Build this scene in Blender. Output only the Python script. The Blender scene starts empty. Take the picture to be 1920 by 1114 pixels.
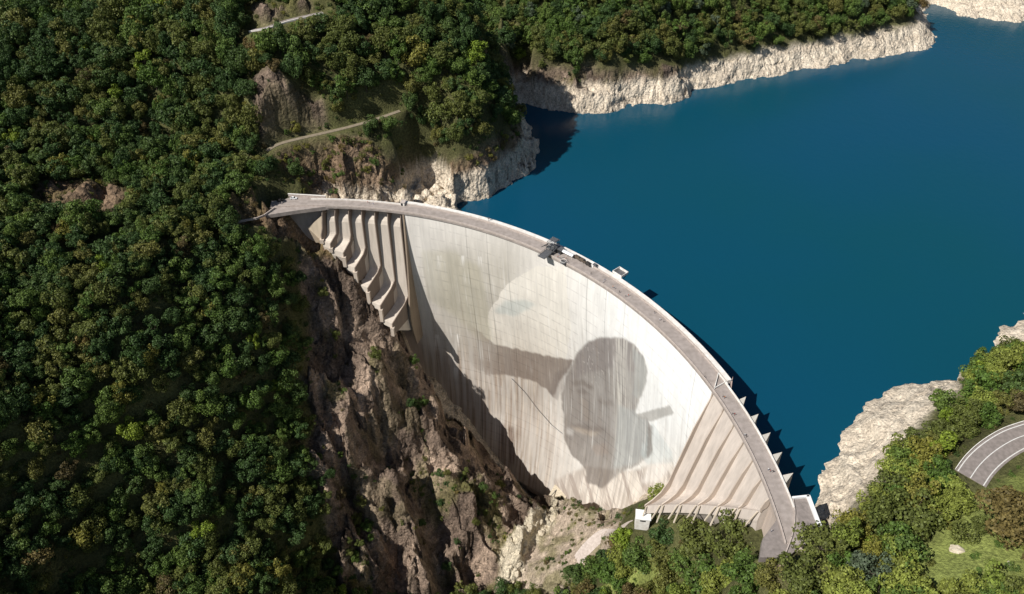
import bpy, bmesh, math, random
import numpy as np
from mathutils import Vector, Matrix
random.seed(7); rng = np.random.default_rng(7)
rad = math.radians
scene = bpy.context.scene
C = scene.collection

# ------------------------------------------------------------------ camera
FOV, PITCH, CAMH = 68.0, rad(40), 270.0
F = 960/math.tan(rad(FOV/2))
cam_d = bpy.data.cameras.new("camera"); cam = bpy.data.objects.new("camera", cam_d); C.objects.link(cam)
cam_d.sensor_fit = 'HORIZONTAL'; cam_d.angle = rad(FOV); cam_d.clip_start = 1; cam_d.clip_end = 20000
cam.location = (0, 0, CAMH); cam.rotation_euler = (math.pi/2-PITCH, 0, 0)
scene.camera = cam
# ------------------------------------------------------------------ light
SUN_EL, SUN_AZ = 47.0, 32.0            # azimuth: degrees behind the camera's left (-x towards -y)
S = Vector((-math.cos(rad(SUN_AZ))*math.cos(rad(SUN_EL)), -math.sin(rad(SUN_AZ))*math.cos(rad(SUN_EL)), math.sin(rad(SUN_EL))))
w = bpy.data.worlds.new("World"); scene.world = w; w.use_nodes = True
nt = w.node_tree; sky = nt.nodes.new('ShaderNodeTexSky'); sky.sky_type = 'NISHITA'; sky.sun_disc = False
sky.sun_elevation = rad(SUN_EL); sky.sun_rotation = math.atan2(S.x, S.y)
sky.altitude = 500; sky.dust_density = 1.0
nt.links.new(sky.outputs[0], nt.nodes['Background'].inputs[0]); nt.nodes['Background'].inputs[1].default_value = 0.05
sd = bpy.data.lights.new("sun", 'SUN'); sd.energy = 4.2; sd.angle = rad(0.5); sd.color = (1, .968, .925)
so = bpy.data.objects.new("sun", sd); C.objects.link(so); so.rotation_euler = S.to_track_quat('Z', 'Y').to_euler(); so.location = (0, 0, 600)
scene.view_settings.view_transform = 'Standard'; scene.view_settings.look = 'None'
scene.view_settings.exposure = 0.45; scene.view_settings.gamma = 1

# ------------------------------------------------------------------ projection helpers (photo pixels 1920x1114)
cp, sp = math.cos(PITCH), math.sin(PITCH)
def ray(px, py):
    x = (px-960)/F; y = -(py-557)/F
    return np.array([x, cp+y*sp, -sp+y*cp])
def at(px, py, z):
    d = ray(px, py); t = (z-CAMH)/d[2]
    return np.array([d[0]*t, d[1]*t, z])
def proj(X):
    X = np.asarray(X, float)
    zc = X[..., 1]*cp-(X[..., 2]-CAMH)*sp; yc = X[..., 1]*sp+(X[..., 2]-CAMH)*cp
    zc = np.where(zc < 1, 1, zc)
    return 960+F*X[..., 0]/zc, 557-F*yc/zc
CX, CY, R0 = -127.0, 176.8, 236.5      # centre and radius of the crest's downstream edge
WATER = -26.0
def cyl(th, r, z):
    t = rad(th); return np.array([CX+r*math.sin(t), CY+r*math.cos(t), z])
def on_cyl(px, py, r):                 # pixel -> point of the vertical cylinder of radius r (far side)
    d = ray(px, py); ox, oy = -CX, -CY
    a = d[0]**2+d[1]**2; b = 2*(ox*d[0]+oy*d[1]); c = ox*ox+oy*oy-r*r
    t = (-b+math.sqrt(max(b*b-4*a*c, 0)))/(2*a)
    return np.array([d[0]*t, d[1]*t, CAMH+d[2]*t])
def theta(p): return math.degrees(math.atan2(p[0]-CX, p[1]-CY))
def inpoly(X, Y, poly):
    poly = np.asarray(poly, float); ins = np.zeros(np.shape(X), bool); n = len(poly)
    for i in range(n):
        x1, y1 = poly[i]; x2, y2 = poly[(i+1) % n]
        if y1 == y2: continue
        c = ((y1 > Y) != (y2 > Y)) & (X < (x2-x1)*(Y-y1)/(y2-y1)+x1)
        ins ^= c
    return ins
# ------------------------------------------------------------------ numpy noise
_P = rng.permutation(4096); _G = rng.normal(size=(4096, 3)); _G /= np.linalg.norm(_G, axis=1)[:, None]
def perlin(x, y, z=0.0, seed=0):
    x = np.asarray(x, float); y = np.asarray(y, float); z = np.zeros_like(x)+z
    xi = np.floor(x).astype(int); yi = np.floor(y).astype(int); zi = np.floor(z).astype(int)
    xf = x-xi; yf = y-yi; zf = z-zi
    f = lambda t: t*t*t*(t*(t*6-15)+10)
    u, v, w_ = f(xf), f(yf), f(zf)
    def g(a, b, c):
        h = _P[(_P[(_P[(xi+a+seed) & 4095]+yi+b) & 4095]+zi+c) & 4095]
        G = _G[h]; return G[..., 0]*(xf-a)+G[..., 1]*(yf-b)+G[..., 2]*(zf-c)
    L = lambda a, b, t: a+(b-a)*t
    return L(L(L(g(0,0,0), g(1,0,0), u), L(g(0,1,0), g(1,1,0), u), v), L(L(g(0,0,1), g(1,0,1), u), L(g(0,1,1), g(1,1,1), u), v), w_)*1.6
def fbm(x, y, z=0.0, o=4, seed=0):
    s = 0; a = 1.0; t = 0
    for i in range(o):
        s = s+a*perlin(x*2**i, y*2**i, np.asarray(z)*2**i, seed+i*37); t += a; a *= .5
    return s/t
def ridged(x, y, z=0.0, o=4, seed=0):
    s = 0; a = 1.0; t = 0
    for i in range(o):
        s = s+a*(1-2*np.abs(perlin(x*2**i, y*2**i, np.asarray(z)*2**i, seed+i*53))); t += a; a *= .55
    return s/t
def sm(a, b, x):
    t = np.clip((x-a)/(b-a), 0, 1); return t*t*(3-2*t)
def lin(c):
    c = np.asarray(c, float)/255; return np.where(c <= .04045, c/12.92, ((c+.055)/1.055)**2.4)

# ------------------------------------------------------------------ materials
def mat(name, build):
    m = bpy.data.materials.new(name); m.use_nodes = True
    n = m.node_tree.nodes; l = m.node_tree.links; b = n['Principled BSDF']; build(n, l, b); return m
def noise_mat(name, c1, c2, scale=1.0, rough=.8, bump=.3, bdist=.1, metallic=0):
    def f(n, l, b):
        t = n.new('ShaderNodeTexNoise'); t.inputs['Scale'].default_value = scale; t.inputs['Detail'].default_value = 6
        tc = n.new('ShaderNodeNewGeometry'); l.new(tc.outputs['Position'], t.inputs['Vector'])
        r = n.new('ShaderNodeValToRGB'); r.color_ramp.elements[0].color = (*c1, 1); r.color_ramp.elements[1].color = (*c2, 1)
        r.color_ramp.elements[0].position = .3; r.color_ramp.elements[1].position = .7
        l.new(t.outputs[0], r.inputs[0]); l.new(r.outputs[0], b.inputs['Base Color'])
        b.inputs['Roughness'].default_value = rough; b.inputs['Metallic'].default_value = metallic
        if bump:
            bp = n.new('ShaderNodeBump'); bp.inputs['Strength'].default_value = bump; bp.inputs['Distance'].default_value = bdist
            l.new(t.outputs[0], bp.inputs['Height']); l.new(bp.outputs[0], b.inputs['Normal'])
    return mat(name, f)
def vcol_mat(name, scale=.5, amount=.25, bump=.5, bdist=.5, rough=.9, streak=False, crag=False):
    def f(n, l, b):
        a = n.new('ShaderNodeAttribute'); a.attribute_name = 'Col'
        g = n.new('ShaderNodeNewGeometry'); t = n.new('ShaderNodeTexNoise'); t.inputs['Scale'].default_value = scale; t.inputs['Detail'].default_value = 8
        t.inputs['Roughness'].default_value = .65
        if streak:
            mp = n.new('ShaderNodeMapping'); mp.inputs['Scale'].default_value = (1, 1, .12)
            l.new(g.outputs['Position'], mp.inputs['Vector']); l.new(mp.outputs[0], t.inputs['Vector'])
        else: l.new(g.outputs['Position'], t.inputs['Vector'])
        mr = n.new('ShaderNodeMapRange'); mr.inputs['From Min'].default_value = .3; mr.inputs['From Max'].default_value = .7
        mr.inputs['To Min'].default_value = 1-amount; mr.inputs['To Max'].default_value = 1+amount; mr.clamp = True
        l.new(t.outputs[0], mr.inputs['Value'])
        mx = n.new('ShaderNodeVectorMath'); mx.operation = 'MULTIPLY'; l.new(a.outputs['Color'], mx.inputs[0]); l.new(mr.outputs[0], mx.inputs[1])
        l.new(mx.outputs[0], b.inputs['Base Color']); b.inputs['Roughness'].default_value = rough
        b.inputs['Specular IOR Level'].default_value = .2
        if bump:
            bp = n.new('ShaderNodeBump'); bp.inputs['Strength'].default_value = bump; bp.inputs['Distance'].default_value = bdist
            l.new(t.outputs[0], bp.inputs['Height']); l.new(bp.outputs[0], b.inputs['Normal'])
            if crag:                   # fractured blocks where the surface is rock (alpha of Col)
                prev = bp
                for sc, dist, st in ((.16, 3.0, (1, .55, .8)), (.42, 1.3, (1, .6, 1))):
                    mp = n.new('ShaderNodeMapping'); mp.inputs['Scale'].default_value = st; mp.inputs['Rotation'].default_value = (.5, .3, .5); l.new(g.outputs['Position'], mp.inputs['Vector'])
                    vo = n.new('ShaderNodeTexVoronoi'); vo.distance = 'CHEBYCHEV'; vo.inputs['Scale'].default_value = sc; l.new(mp.outputs[0], vo.inputs['Vector'])
                    b2 = n.new('ShaderNodeBump'); b2.inputs['Distance'].default_value = dist; l.new(vo.outputs['Distance'], b2.inputs['Height']); l.new(a.outputs['Alpha'], b2.inputs['Strength'])
                    b2.invert = True; l.new(prev.outputs[0], b2.inputs['Normal']); prev = b2
                l.new(prev.outputs[0], b.inputs['Normal'])
    return mat(name, f)
M = {}
M['terrain'] = vcol_mat('rock_and_soil', .8, .55, 1.0, 1.2, crag=True)
M['face'] = vcol_mat('painted_concrete', .35, .10, .15, .2, streak=True)
M['concrete'] = vcol_mat('weathered_concrete', .5, .13, .2, .2, streak=True)
M['deck'] = noise_mat('crest_paving', tuple(lin((138,128,120))), tuple(lin((164,153,145))), .35, .85, .1)
M['track'] = noise_mat('dirt_track', tuple(lin((112,102,84))), tuple(lin((138,126,106))), .6, .9, .1)
M['asphalt'] = noise_mat('asphalt', tuple(lin((118,110,104))), tuple(lin((142,132,126))), .6, .9, .1)
M['pale'] = noise_mat('pale_render', tuple(lin((205,198,188))), tuple(lin((232,228,220))), .5, .8, .1)
M['parapet'] = noise_mat('parapet_concrete', tuple(lin((165,152,142))), tuple(lin((190,178,168))), .7, .85, .1)
M['white'] = noise_mat('white_paint', (.72,.72,.70), (.82,.82,.80), .6, .5, 0)
M['steel'] = noise_mat('grey_steel', (.10,.10,.105), (.2,.2,.2), 2., .5, 0, metallic=.4)
M['dark'] = noise_mat('dark_canvas', (.02,.018,.016), (.05,.042,.035), 2., .7, 0)
M['brown'] = noise_mat('brown_canvas', (.07,.05,.035), (.11,.085,.06), 2., .7, 0)
M['glass'] = noise_mat('dark_glass', (.012,.014,.016), (.02,.022,.025), 1., .08, 0)
M['rubber'] = noise_mat('black_rubber', (.012,.012,.012), (.02,.02,.02), 1., .8, 0)
M['skin'] = noise_mat('skin', (.35,.2,.14), (.42,.26,.18), 4., .6, 0)
M['bark'] = noise_mat('bark', (.05,.038,.028), (.11,.085,.06), 2., .95, .4)
M['line'] = noise_mat('road_paint', (.55,.54,.5), (.72,.7,.66), 1.5, .8, 0)
M['boulder'] = noise_mat('bleached_boulder', tuple(lin((168,156,134))), tuple(lin((202,190,168))), .8, .9, .6, .3)
def wat(n, l, b):
    g = n.new('ShaderNodeNewGeometry')
    t = n.new('ShaderNodeTexNoise'); t.inputs['Scale'].default_value = .004; t.inputs['Detail'].default_value = 3
    l.new(g.outputs['Position'], t.inputs['Vector'])
    r = n.new('ShaderNodeValToRGB'); e = r.color_ramp.elements
    e[0].position = .3; e[0].color = (.003, .057, .083, 1); e[1].position = .7; e[1].color = (.003, .054, .107, 1)
    l.new(t.outputs[0], r.inputs[0]); l.new(r.outputs[0], b.inputs['Base Color'])
    b.inputs['Roughness'].default_value = .2; b.inputs['IOR'].default_value = 1.33; b.inputs['Specular IOR Level'].default_value = .35
    t2 = n.new('ShaderNodeTexNoise'); t2.inputs['Scale'].default_value = .22; t2.inputs['Detail'].default_value = 7
    l.new(g.outputs['Position'], t2.inputs['Vector'])
    bp = n.new('ShaderNodeBump'); bp.inputs['Strength'].default_value = .3; bp.inputs['Distance'].default_value = .5
    l.new(t2.outputs[0], bp.inputs['Height']); l.new(bp.outputs[0], b.inputs['Normal'])
M['water'] = mat('lake_water', wat)

# ------------------------------------------------------------------ object helpers
def tag(o, label=None, cat=None, group=None, kind=None):
    if label: o['label'] = label
    if cat: o['category'] = cat
    if group: o['group'] = group
    if kind: o['kind'] = kind
    return o
def mesh_obj(name, V, Fc, m, parent=None, col=None, smooth=False):
    me = bpy.data.meshes.new(name)
    if isinstance(Fc, np.ndarray):
        nv, nf, k = len(V), len(Fc), Fc.shape[1]
        me.vertices.add(nv); me.vertices.foreach_set('co', np.asarray(V, np.float32).ravel())
        me.loops.add(nf*k); me.loops.foreach_set('vertex_index', Fc.astype(np.int32).ravel())
        me.polygons.add(nf); me.polygons.foreach_set('loop_start', np.arange(0, nf*k, k, dtype=np.int32))
        me.update(calc_edges=True)
    else:
        me.from_pydata([tuple(map(float, v)) for v in V], [], Fc); me.update()
    if col is not None:
        ca = me.color_attributes.new('Col', 'FLOAT_COLOR', 'POINT')
        cc = np.ones((len(V), 4), np.float32); cc[:, :col.shape[1]] = col; ca.data.foreach_set('color', cc.ravel())
    if smooth: me.polygons.foreach_set('use_smooth', np.ones(len(me.polygons), bool))
    me.materials.append(m)
    o = bpy.data.objects.new(name, me); C.objects.link(o)
    if parent: o.parent = parent
    return o
def empty(name, loc=(0, 0, 0), rz=0):
    o = bpy.data.objects.new(name, None); C.objects.link(o); o.location = loc; o.rotation_euler = (0, 0, rz); o.empty_display_size = 1; return o
def grid_faces(n, m_):
    i = np.arange(n-1)[:, None]*m_+np.arange(m_-1)[None, :]; i = i.ravel()
    return np.stack([i, i+m_, i+m_+1, i+1], 1)
class MB:                              # gathers solid pieces into one mesh
    def __init__(s): s.v = []; s.f = []
    def add(s, V, Fc):
        k = len(s.v); s.v += [tuple(map(float, v)) for v in V]; s.f += [tuple(k+i for i in f) for f in Fc]
    def box(s, c, d, rz=0, top=1.0):
        x, y, z = d[0]/2, d[1]/2, d[2]/2; ca, sa = math.cos(rz), math.sin(rz); V = []
        for zz, k in ((-z, 1), (z, top)):
            for a, b in ((-x, -y), (x, -y), (x, y), (-x, y)):
                a *= k; b *= k; V.append((c[0]+a*ca-b*sa, c[1]+a*sa+b*ca, c[2]+zz))
        s.add(V, [(0,3,2,1), (4,5,6,7), (0,1,5,4), (1,2,6,5), (2,3,7,6), (3,0,4,7)])
    def tube(s, a, b, r, n=6, r2=None):
        a = Vector(a); b = Vector(b); d = (b-a).normalized(); q = d.orthogonal().normalized(); p = d.cross(q); r2 = r if r2 is None else r2
        V = [a+(q*math.cos(2*math.pi*i/n)+p*math.sin(2*math.pi*i/n))*r for i in range(n)]+[b+(q*math.cos(2*math.pi*i/n)+p*math.sin(2*math.pi*i/n))*r2 for i in range(n)]
        s.add(V, [tuple(range(n-1, -1, -1)), tuple(range(n, 2*n))]+[(i, (i+1) % n, n+(i+1) % n, n+i) for i in range(n)])
    def sweep(s, rings):               # rings: lists of equal length, closed profile, capped
        n = len(rings[0]); V = [p for r in rings for p in r]; Fc = []
        for i in range(len(rings)-1):
            for j in range(n): Fc.append((i*n+j, i*n+(j+1) % n, (i+1)*n+(j+1) % n, (i+1)*n+j))
        Fc += [tuple(range(n-1, -1, -1)), tuple((len(rings)-1)*n+j for j in range(n))]
        s.add(V, Fc)
    def build(s, name, m, parent=None, col=None, smooth=False):
        o = mesh_obj(name, s.v, s.f, m, parent, col, smooth)
        bm = bmesh.new(); bm.from_mesh(o.data); bmesh.ops.recalc_face_normals(bm, faces=bm.faces); bm.to_mesh(o.data); bm.free()
        return o
def conc_col(V, base, amp=.12, seed=5):
    V = np.asarray(V, float); n = fbm(V[:, 0]*.08, V[:, 1]*.08, V[:, 2]*.05, 4, seed); n2 = fbm(V[:, 0]*.6, V[:, 1]*.6, V[:, 2]*.03, 3, seed+9)
    return np.clip(lin(base)[None, :]*(1+amp*n+amp*n2)[:, None], 0, .9)

# ------------------------------------------------------------------ the terrain's shape
# spillway lips (wall index -> theta top, theta lip, r lip, z lip)
LT = [1.2, 3.2, 5.3, 7.4, 9.5, 11.6, 13.7]
LPX = [(602, 441), (619, 457), (643.6, 474), (665, 502), (689, 540), (713, 573), (735, 607)]
LW = []
for j, (t, (px, py)) in enumerate(zip(LT, LPX)):
    r = R0-4-3.2*j; p = on_cyl(px, py, r); LW.append((t, theta(p), r, p[2]))
RT = [71.5, 74, 76.5, 79, 81.5, 84, 86.5]
RW = [(t, t, R0-26+4*j, -83+12*j) for j, t in enumerate(RT)]
print('LW', [(round(a[1],1), round(a[2],1), round(float(a[3]),1)) for a in LW])
BULT = np.array([0, .05, .1, .15, .2, .25, .3, .35, .4, .45, .5, .55, .6, .65, .7, .75, .8, .85, .9, 1.0, 1.15, 1.3]); BULD = np.array([0, .2, .7, 1.5, 2.6, 3.9, 5.4, 6.95, 8.5, 9.95, 11.3, 12.4, 13.3, 14.0, 14.5, 14.85, 15, 14.9, 14.6, 13.4, 11, 8.5])
def bulge(th, z):
    t = np.clip(-np.asarray(z)/205.0, 0, 1.3); wgt = np.clip(1-np.abs((np.asarray(th)-43)/46.0)**2.4, 0, 1)
    return np.interp(t, BULT, BULD)*wgt
def on_face(px, py):
    z = -100.0
    for _ in range(12):
        p = on_cyl(px, py, R0+bulge(30, z)); p = on_cyl(px, py, R0+bulge(theta(p), p[2])); z = p[2]
    return p
CPT = []                               # control points of the ground
def P(px, py, z): CPT.append(tuple(at(px, py, z)))
def W(x, y, z): CPT.append((x, y, z))
# contact of dam and valley, downstream side
for px, py in ((770, 660), (800, 712), (845, 760), (892, 803), (930, 850), (960, 885), (995, 930), (1030, 958)):
    p = on_face(px, py); t = rad(theta(p)); k = 4
    W(p[0], p[1], p[2]-2); W(p[0]+40*math.sin(t), p[1]+40*math.cos(t), p[2]-2)
for px, py in ((1060, 950), (1100, 958), (1150, 974)):
    p = on_face(px, py); t = rad(theta(p)); W(*p); W(p[0]+40*math.sin(t), p[1]+40*math.cos(t), p[2])
# below the lips of both spillways
for (t, tl, r, z) in LW:
    p = cyl(tl, r-3, z-9); W(*p); p = cyl(tl, r+6, z-6); W(*p); p = cyl(tl, R0+22, min(z, -24)); W(*p)
for j, (t, tl, r, z) in enumerate(RW):
    p = cyl(tl, r-3, z-13); W(*p); p = cyl(tl, r+8, z-10); W(*p); p = cyl(tl, R0+14, min(z, -30)); W(*p)
# west abutment and the wood left of the dam
for a in ((495, 408, -5), (545, 402, -12), (590, 425, -22), (450, 400, 2), (480, 440, -9), (560, 455, -26), (590, 480, -38), (440, 370, 10), (500, 380, 3), (520, 360, 8)): P(*a)
for a in ((0, 1114, -52), (0, 950, -22), (0, 800, 6), (0, 557, 44), (0, 300, 86), (0, 120, 112), (0, 0, 132),
          (150, 1114, -92), (150, 950, -52), (150, 800, -18), (150, 557, 30), (150, 300, 68), (150, 120, 98), (150, 0, 118),
          (240, 1060, -98), (300, 1114, -122), (300, 950, -78), (300, 800, -42), (300, 680, -12), (300, 557, 12), (300, 430, 28), (300, 300, 48), (300, 120, 84), (300, 0, 108),
          (430, 1114, -132), (430, 950, -104), (430, 800, -70), (430, 680, -42), (430, 557, -12), (430, 470, -2), (430, 300, 32), (430, 120, 76), (430, 0, 100),
          (530, 1114, -150), (530, 1000, -138), (530, 850, -102), (530, 700, -66), (530, 557, -32), (530, 490, -22),
          (590, 1114, -185), (600, 1000, -158), (600, 850, -126), (600, 740, -100), (600, 640, -80), (600, 560, -58)): P(a[0], a[1], a[2]-(600-a[0])/600*(55 if a[1] == 300 else 35))
# the gorge's west cliff
for a in ((660, 560, -68), (640, 640, -84), (700, 640, -90), (660, 740, -104), (720, 740, -115), (700, 850, -140), (700, 950, -166), (680, 1050, -190), (700, 1114, -208),
          (760, 720, -122), (800, 780, -148), (780, 850, -158), (790, 950, -184), (790, 1050, -210), (800, 1114, -226),
          (860, 820, -168), (870, 900, -184), (880, 970, -198), (870, 1050, -222), (880, 1114, -242),
          (930, 920, -196), (950, 980, -208), (930, 1050, -226), (920, 1114, -240), (1000, 965, -206)): P(*a)
# gorge bottom and its east side
for a in ((1020, 975, -207), (985, 1010, -214), (965, 1060, -220), (950, 1114, -228), (1040, 1000, -203), (1030, 1060, -196), (1020, 1114, -196),
          (1060, 960, -196), (1090, 952, -188), (1120, 965, -182), (1090, 1010, -182), (1100, 1060, -168), (1080, 1114, -166),
          (1130, 1010, -160), (1150, 990, -146), (1165, 985, -132), (1100, 1035, -172), (1160, 1050, -142), (1160, 1114, -134), (1190, 990, -108), (1215, 1000, -104), (1230, 1050, -106), (1250, 1114, -104),
          (1320, 1010, -76), (1320, 1060, -74), (1350, 1114, -68), (1400, 1010, -52), (1400, 1060, -42), (1420, 1114, -22), (1440, 1075, -4), (1422, 1040, -6), (1470, 1060, -1), (1480, 1114, 0)): P(*a)
# east bank
for a in ((1540, 925, -27), (1548, 985, -20), (1585, 850, -27), (1590, 790, -27), (1650, 735, -27), (1700, 717, -27), (1790, 722, -27), (1880, 690, -26), (1862, 645, -26), (1885, 610, -27), (1920, 588, -27), (1895, 668, -24),
          (1620, 850, -16), (1650, 790, -14), (1700, 760, -12), (1560, 940, -16), (1600, 900, -13),
          (1570, 1000, -4), (1560, 970, -9), (1610, 960, -4), (1660, 900, -3), (1700, 850, -3), (1750, 790, -3), (1800, 745, -4), (1870, 700, -5), (1920, 668, -6),
          (1500, 940, -6), (1520, 975, -5), (1540, 1010, -1), (1510, 1030, -1), (1700, 950, 6), (1640, 1010, 4), (1760, 880, 7), (1800, 810, 6), (1860, 750, 4), (1920, 715, 6),
          (1812, 862, 12), (1850, 830, 12), (1920, 785, 12), (1830, 918, 12), (1872, 872, 12), (1920, 845, 12), (1860, 960, 14), (1920, 920, 17), (1560, 1114, 5), (1680, 1080, 10), (1780, 1040, 16), (1900, 1030, 22), (1800, 1114, 22), (1920, 1114, 27),
          (1960, 600, -25), (2000, 700, 2), (2050, 600, 0)): P(*a)
# west bank by the lake
for a in ((830, 372, -13), (860, 384, -21), (820, 345, -6), (800, 384, -20), (770, 378, -13)): P(*a)
for a in ((640, 372, -1), (700, 368, -2), (760, 372, -8), (800, 380, -16), (885, 392, -26), (900, 378, -27), (960, 340, -27), (1000, 300, -27), (1006, 270, -27), (995, 248, -27), (940, 380, -36),
          (850, 360, -15), (910, 335, -12), (970, 290, -10), (760, 330, 6), (850, 310, 4), (930, 270, 6), (700, 330, 10), (620, 330, 12), (560, 340, 8), (640, 285, 24), (740, 260, 24), (850, 240, 24), (900, 220, 26), (950, 235, 6),
          (520, 276, 26), (580, 258, 28), (640, 240, 31), (700, 224, 33), (745, 212, 35), (530, 262, 28), (600, 245, 31), (700, 212, 35),
          (480, 170, 62), (540, 160, 62), (600, 160, 58), (490, 250, 33), (560, 240, 34), (680, 150, 55), (800, 150, 50), (900, 150, 42), (940, 170, 34),
          (480, 55, 84), (540, 40, 86), (600, 25, 88), (520, 20, 92), (700, 60, 74), (800, 50, 74), (880, 50, 66), (600, 0, 96), (700, 0, 92), (800, 0, 88), (880, -5, 84)): P(*a)
for (x, y, z) in ((-25, 640, 10), (-40, 680, 30), (-10, 625, -20), (0, 600, -30), (15, 585, -32)): W(x, y, z)
# far shore
for a in ((965, 190, -27), (985, 178, -27), (1000, 205, -27), (1040, 206, -27), (1100, 200, -27), (1180, 197, -27), (1250, 197, -27), (1300, 170, -27), (1400, 150, -27), (1500, 130, -27), (1600, 112, -27), (1700, 100, -27), (1735, 95, -27), (1740, 60, -27), (1730, 35, -27),
          (960, 150, -10), (945, 120, -2), (1040, 150, -5), (1130, 160, -6), (1100, 145, 1), (1180, 140, -4), (1270, 135, -4), (1300, 110, -3), (1400, 90, -3), (1500, 72, -3), (1600, 58, -3), (1700, 42, -5), (1722, 60, -14),
          (1000, 80, 22), (1000, 0, 46), (940, 0, 56), (1150, 80, 22), (1150, 0, 46), (1300, 50, 18), (1300, 0, 34), (1500, 0, 22), (1620, 0, 13), (1690, 0, 6), (1715, 15, -4), (1740, 10, -27), (1760, 30, -32),
          (1800, 30, -27), (1850, 38, -27), (1920, 40, -27), (1800, 12, -22), (1920, 15, -15), (1860, 0, -14)): P(*a)
# lake bed
for a in ((1100, 300, -60), (1300, 300, -70), (1500, 300, -70), (1700, 300, -70), (1900, 300, -65), (1100, 420, -60), (1300, 480, -70), (1500, 500, -70), (1700, 500, -60), (1850, 450, -60), (1400, 640, -70), (1550, 700, -50), (1500, 820, -50),
          (1650, 200, -50), (1850, 150, -50), (1850, 550, -45), (1050, 260, -40), (1600, 640, -50), (1750, 640, -45), (1780, 60, -36), (980, 215, -34), (1850, 80, -36)): P(*a)
for th in (24, 32, 40, 48, 56, 62, 68): W(*cyl(th, R0+60, -75))
for th in (72, 78, 84): W(*cyl(th, R0+26, -36))
# beyond the frame
for x, y, z in ((-420, 150, 40), (-420, 300, 130), (-480, 500, 190), (-350, 620, 190), (-100, 720, 110), (0, 780, 110), (200, 800, 110), (400, 900, 60), (500, 1000, 40), (700, 1100, 90), (800, 900, 60), (-300, 60, -40), (-120, 120, -150), (-60, 180, -235), (0, 120, -230),
                (120, 60, 10), (250, 100, 50), (400, 200, 60), (480, 350, 20), (650, 450, 40), (800, 600, 60), (560, 600, -50), (650, 760, -50), (60, 150, -110), (-600, 700, 260), (-200, 900, 200), (200, 1200, 220), (900, 1300, 200), (-250, 0, -100)): W(x, y, z)
CP_ = np.array(CPT)
_d = np.hypot(CP_[:, None, 0]-CP_[None, :, 0], CP_[:, None, 1]-CP_[None, :, 1])
_n = len(CP_); _A = np.zeros((_n+3, _n+3)); _A[:_n, :_n] = -_d+np.eye(_n)*1.2; _A[:_n, _n] = 1; _A[:_n, _n+1:] = CP_[:, :2]/300
_A[_n, :_n] = 1; _A[_n+1:, :_n] = (CP_[:, :2]/300).T
_w = np.linalg.solve(_A, np.r_[CP_[:, 2], 0, 0, 0])
def base_h(x, y):
    x = np.asarray(x, float); sh = x.shape; x = x.ravel(); y = np.asarray(y, float).ravel(); out = np.empty(len(x))
    for i in range(0, len(x), 60000):
        a, b = x[i:i+60000], y[i:i+60000]
        d = np.hypot(a[:, None]-CP_[None, :, 0], b[:, None]-CP_[None, :, 1])
        out[i:i+60000] = -d@_w[:_n]+_w[_n]+a/300*_w[_n+1]+b/300*_w[_n+2]
    return out.reshape(sh)
def axis(lo, hi, segs):                # graded spacing
    out = [lo]; 
    while out[-1] < hi:
        v = out[-1]; s = next(s for a, b, s in segs if v < b); out.append(v+s)
    return np.array(out)
XS = axis(-620, 900, [(-620, -330, 8), (-330, -190, 2.4), (-190, 160, 1.15), (160, 320, 1.7), (320, 560, 2.4), (560, 2000, 10)])
YS = axis(-40, 1300, [(-40, 100, 8), (100, 165, 2.2), (165, 470, 1.2), (470, 560, 1.8), (560, 720, 1.9), (720, 860, 2.8), (860, 2000, 12)])
GX, GY = np.meshgrid(XS, YS, indexing='ij')
GZ = base_h(GX, GY)
px, py = proj(np.stack([GX, GY, GZ], -1))
RR = np.hypot(GX-CX, GY-CY); TH = np.degrees(np.arctan2(GX-CX, GY-CY))
lake = (RR > R0+3) & (GY > 150)
wk = np.clip(330/np.clip(GY, 200, 900), .45, 1.2)**1.6*26; n_warp = fbm(GX*.035, GY*.035, 0, 4, 11)*wk; n_warp2 = fbm(GX*.035, GY*.035, 0, 4, 77)*wk
pxw, pyw = px+n_warp, py+n_warp2
ROCK_POLYS = [
 [(590,440),(620,470),(660,500),(740,610),(780,650),(870,760),(960,860),(1045,950),(1010,1000),(950,1130),(640,1130),(620,1000),(590,920),(560,860),(600,790),(565,720),(570,640),(600,570),(585,500)],
 [(435,372),(500,380),(600,425),(625,475),(590,482),(530,468),(475,450),(440,420)],
 [(55,346),(150,338),(245,360),(235,398),(130,402),(65,388)],
 [(470,155),(530,150),(600,160),(625,250),(560,270),(480,262)],
 [(500,285),(600,262),(690,255),(730,300),(800,318),(870,300),(920,268),(990,240),(1012,290),(960,350),(885,400),(740,392),(610,380),(560,330)],
 [(470,10),(580,0),(605,22),(480,52)],
 [(930,106),(1034,128),(1150,131),(1276,128),(1290,180),(1250,215),(960,215)],
 [(1440,1000),(1480,1080),(1440,1090)],
]
rock = np.zeros(GX.shape, bool)
for q in ROCK_POLYS: rock |= inpoly(pxw, pyw, q)
rock |= (RR > R0-34) & (RR < R0+4) & (TH > -3) & (TH < 50) & (GZ < -18)
scree = inpoly(pxw, pyw, [(1045,945),(1130,950),(1180,985),(1150,1040),(1080,1080),(1050,1120),(930,1120),(990,1000)]) & (RR < R0+20)
grass = inpoly(pxw, pyw, [(1770,985),(1850,925),(1935,870),(1935,1120),(1665,1120),(1700,1050)]) | inpoly(pxw, pyw, [(1150,1060),(1260,1050),(1260,1120),(1130,1120)])
slope = np.hypot(*np.gradient(GZ, XS, YS))
rockf = rock.astype(float)
def blur(a, k=2):
    for _ in range(k):
        a = (a+np.roll(a, 1, 0)+np.roll(a, -1, 0)+np.roll(a, 1, 1)+np.roll(a, -1, 1))/5
    return a
rockf = blur(np.maximum(rockf, scree*.35), 3)
band = np.where(lake, sm(1.5, -4, GZ), 0.0)
shore = blur(band, 2)
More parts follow.
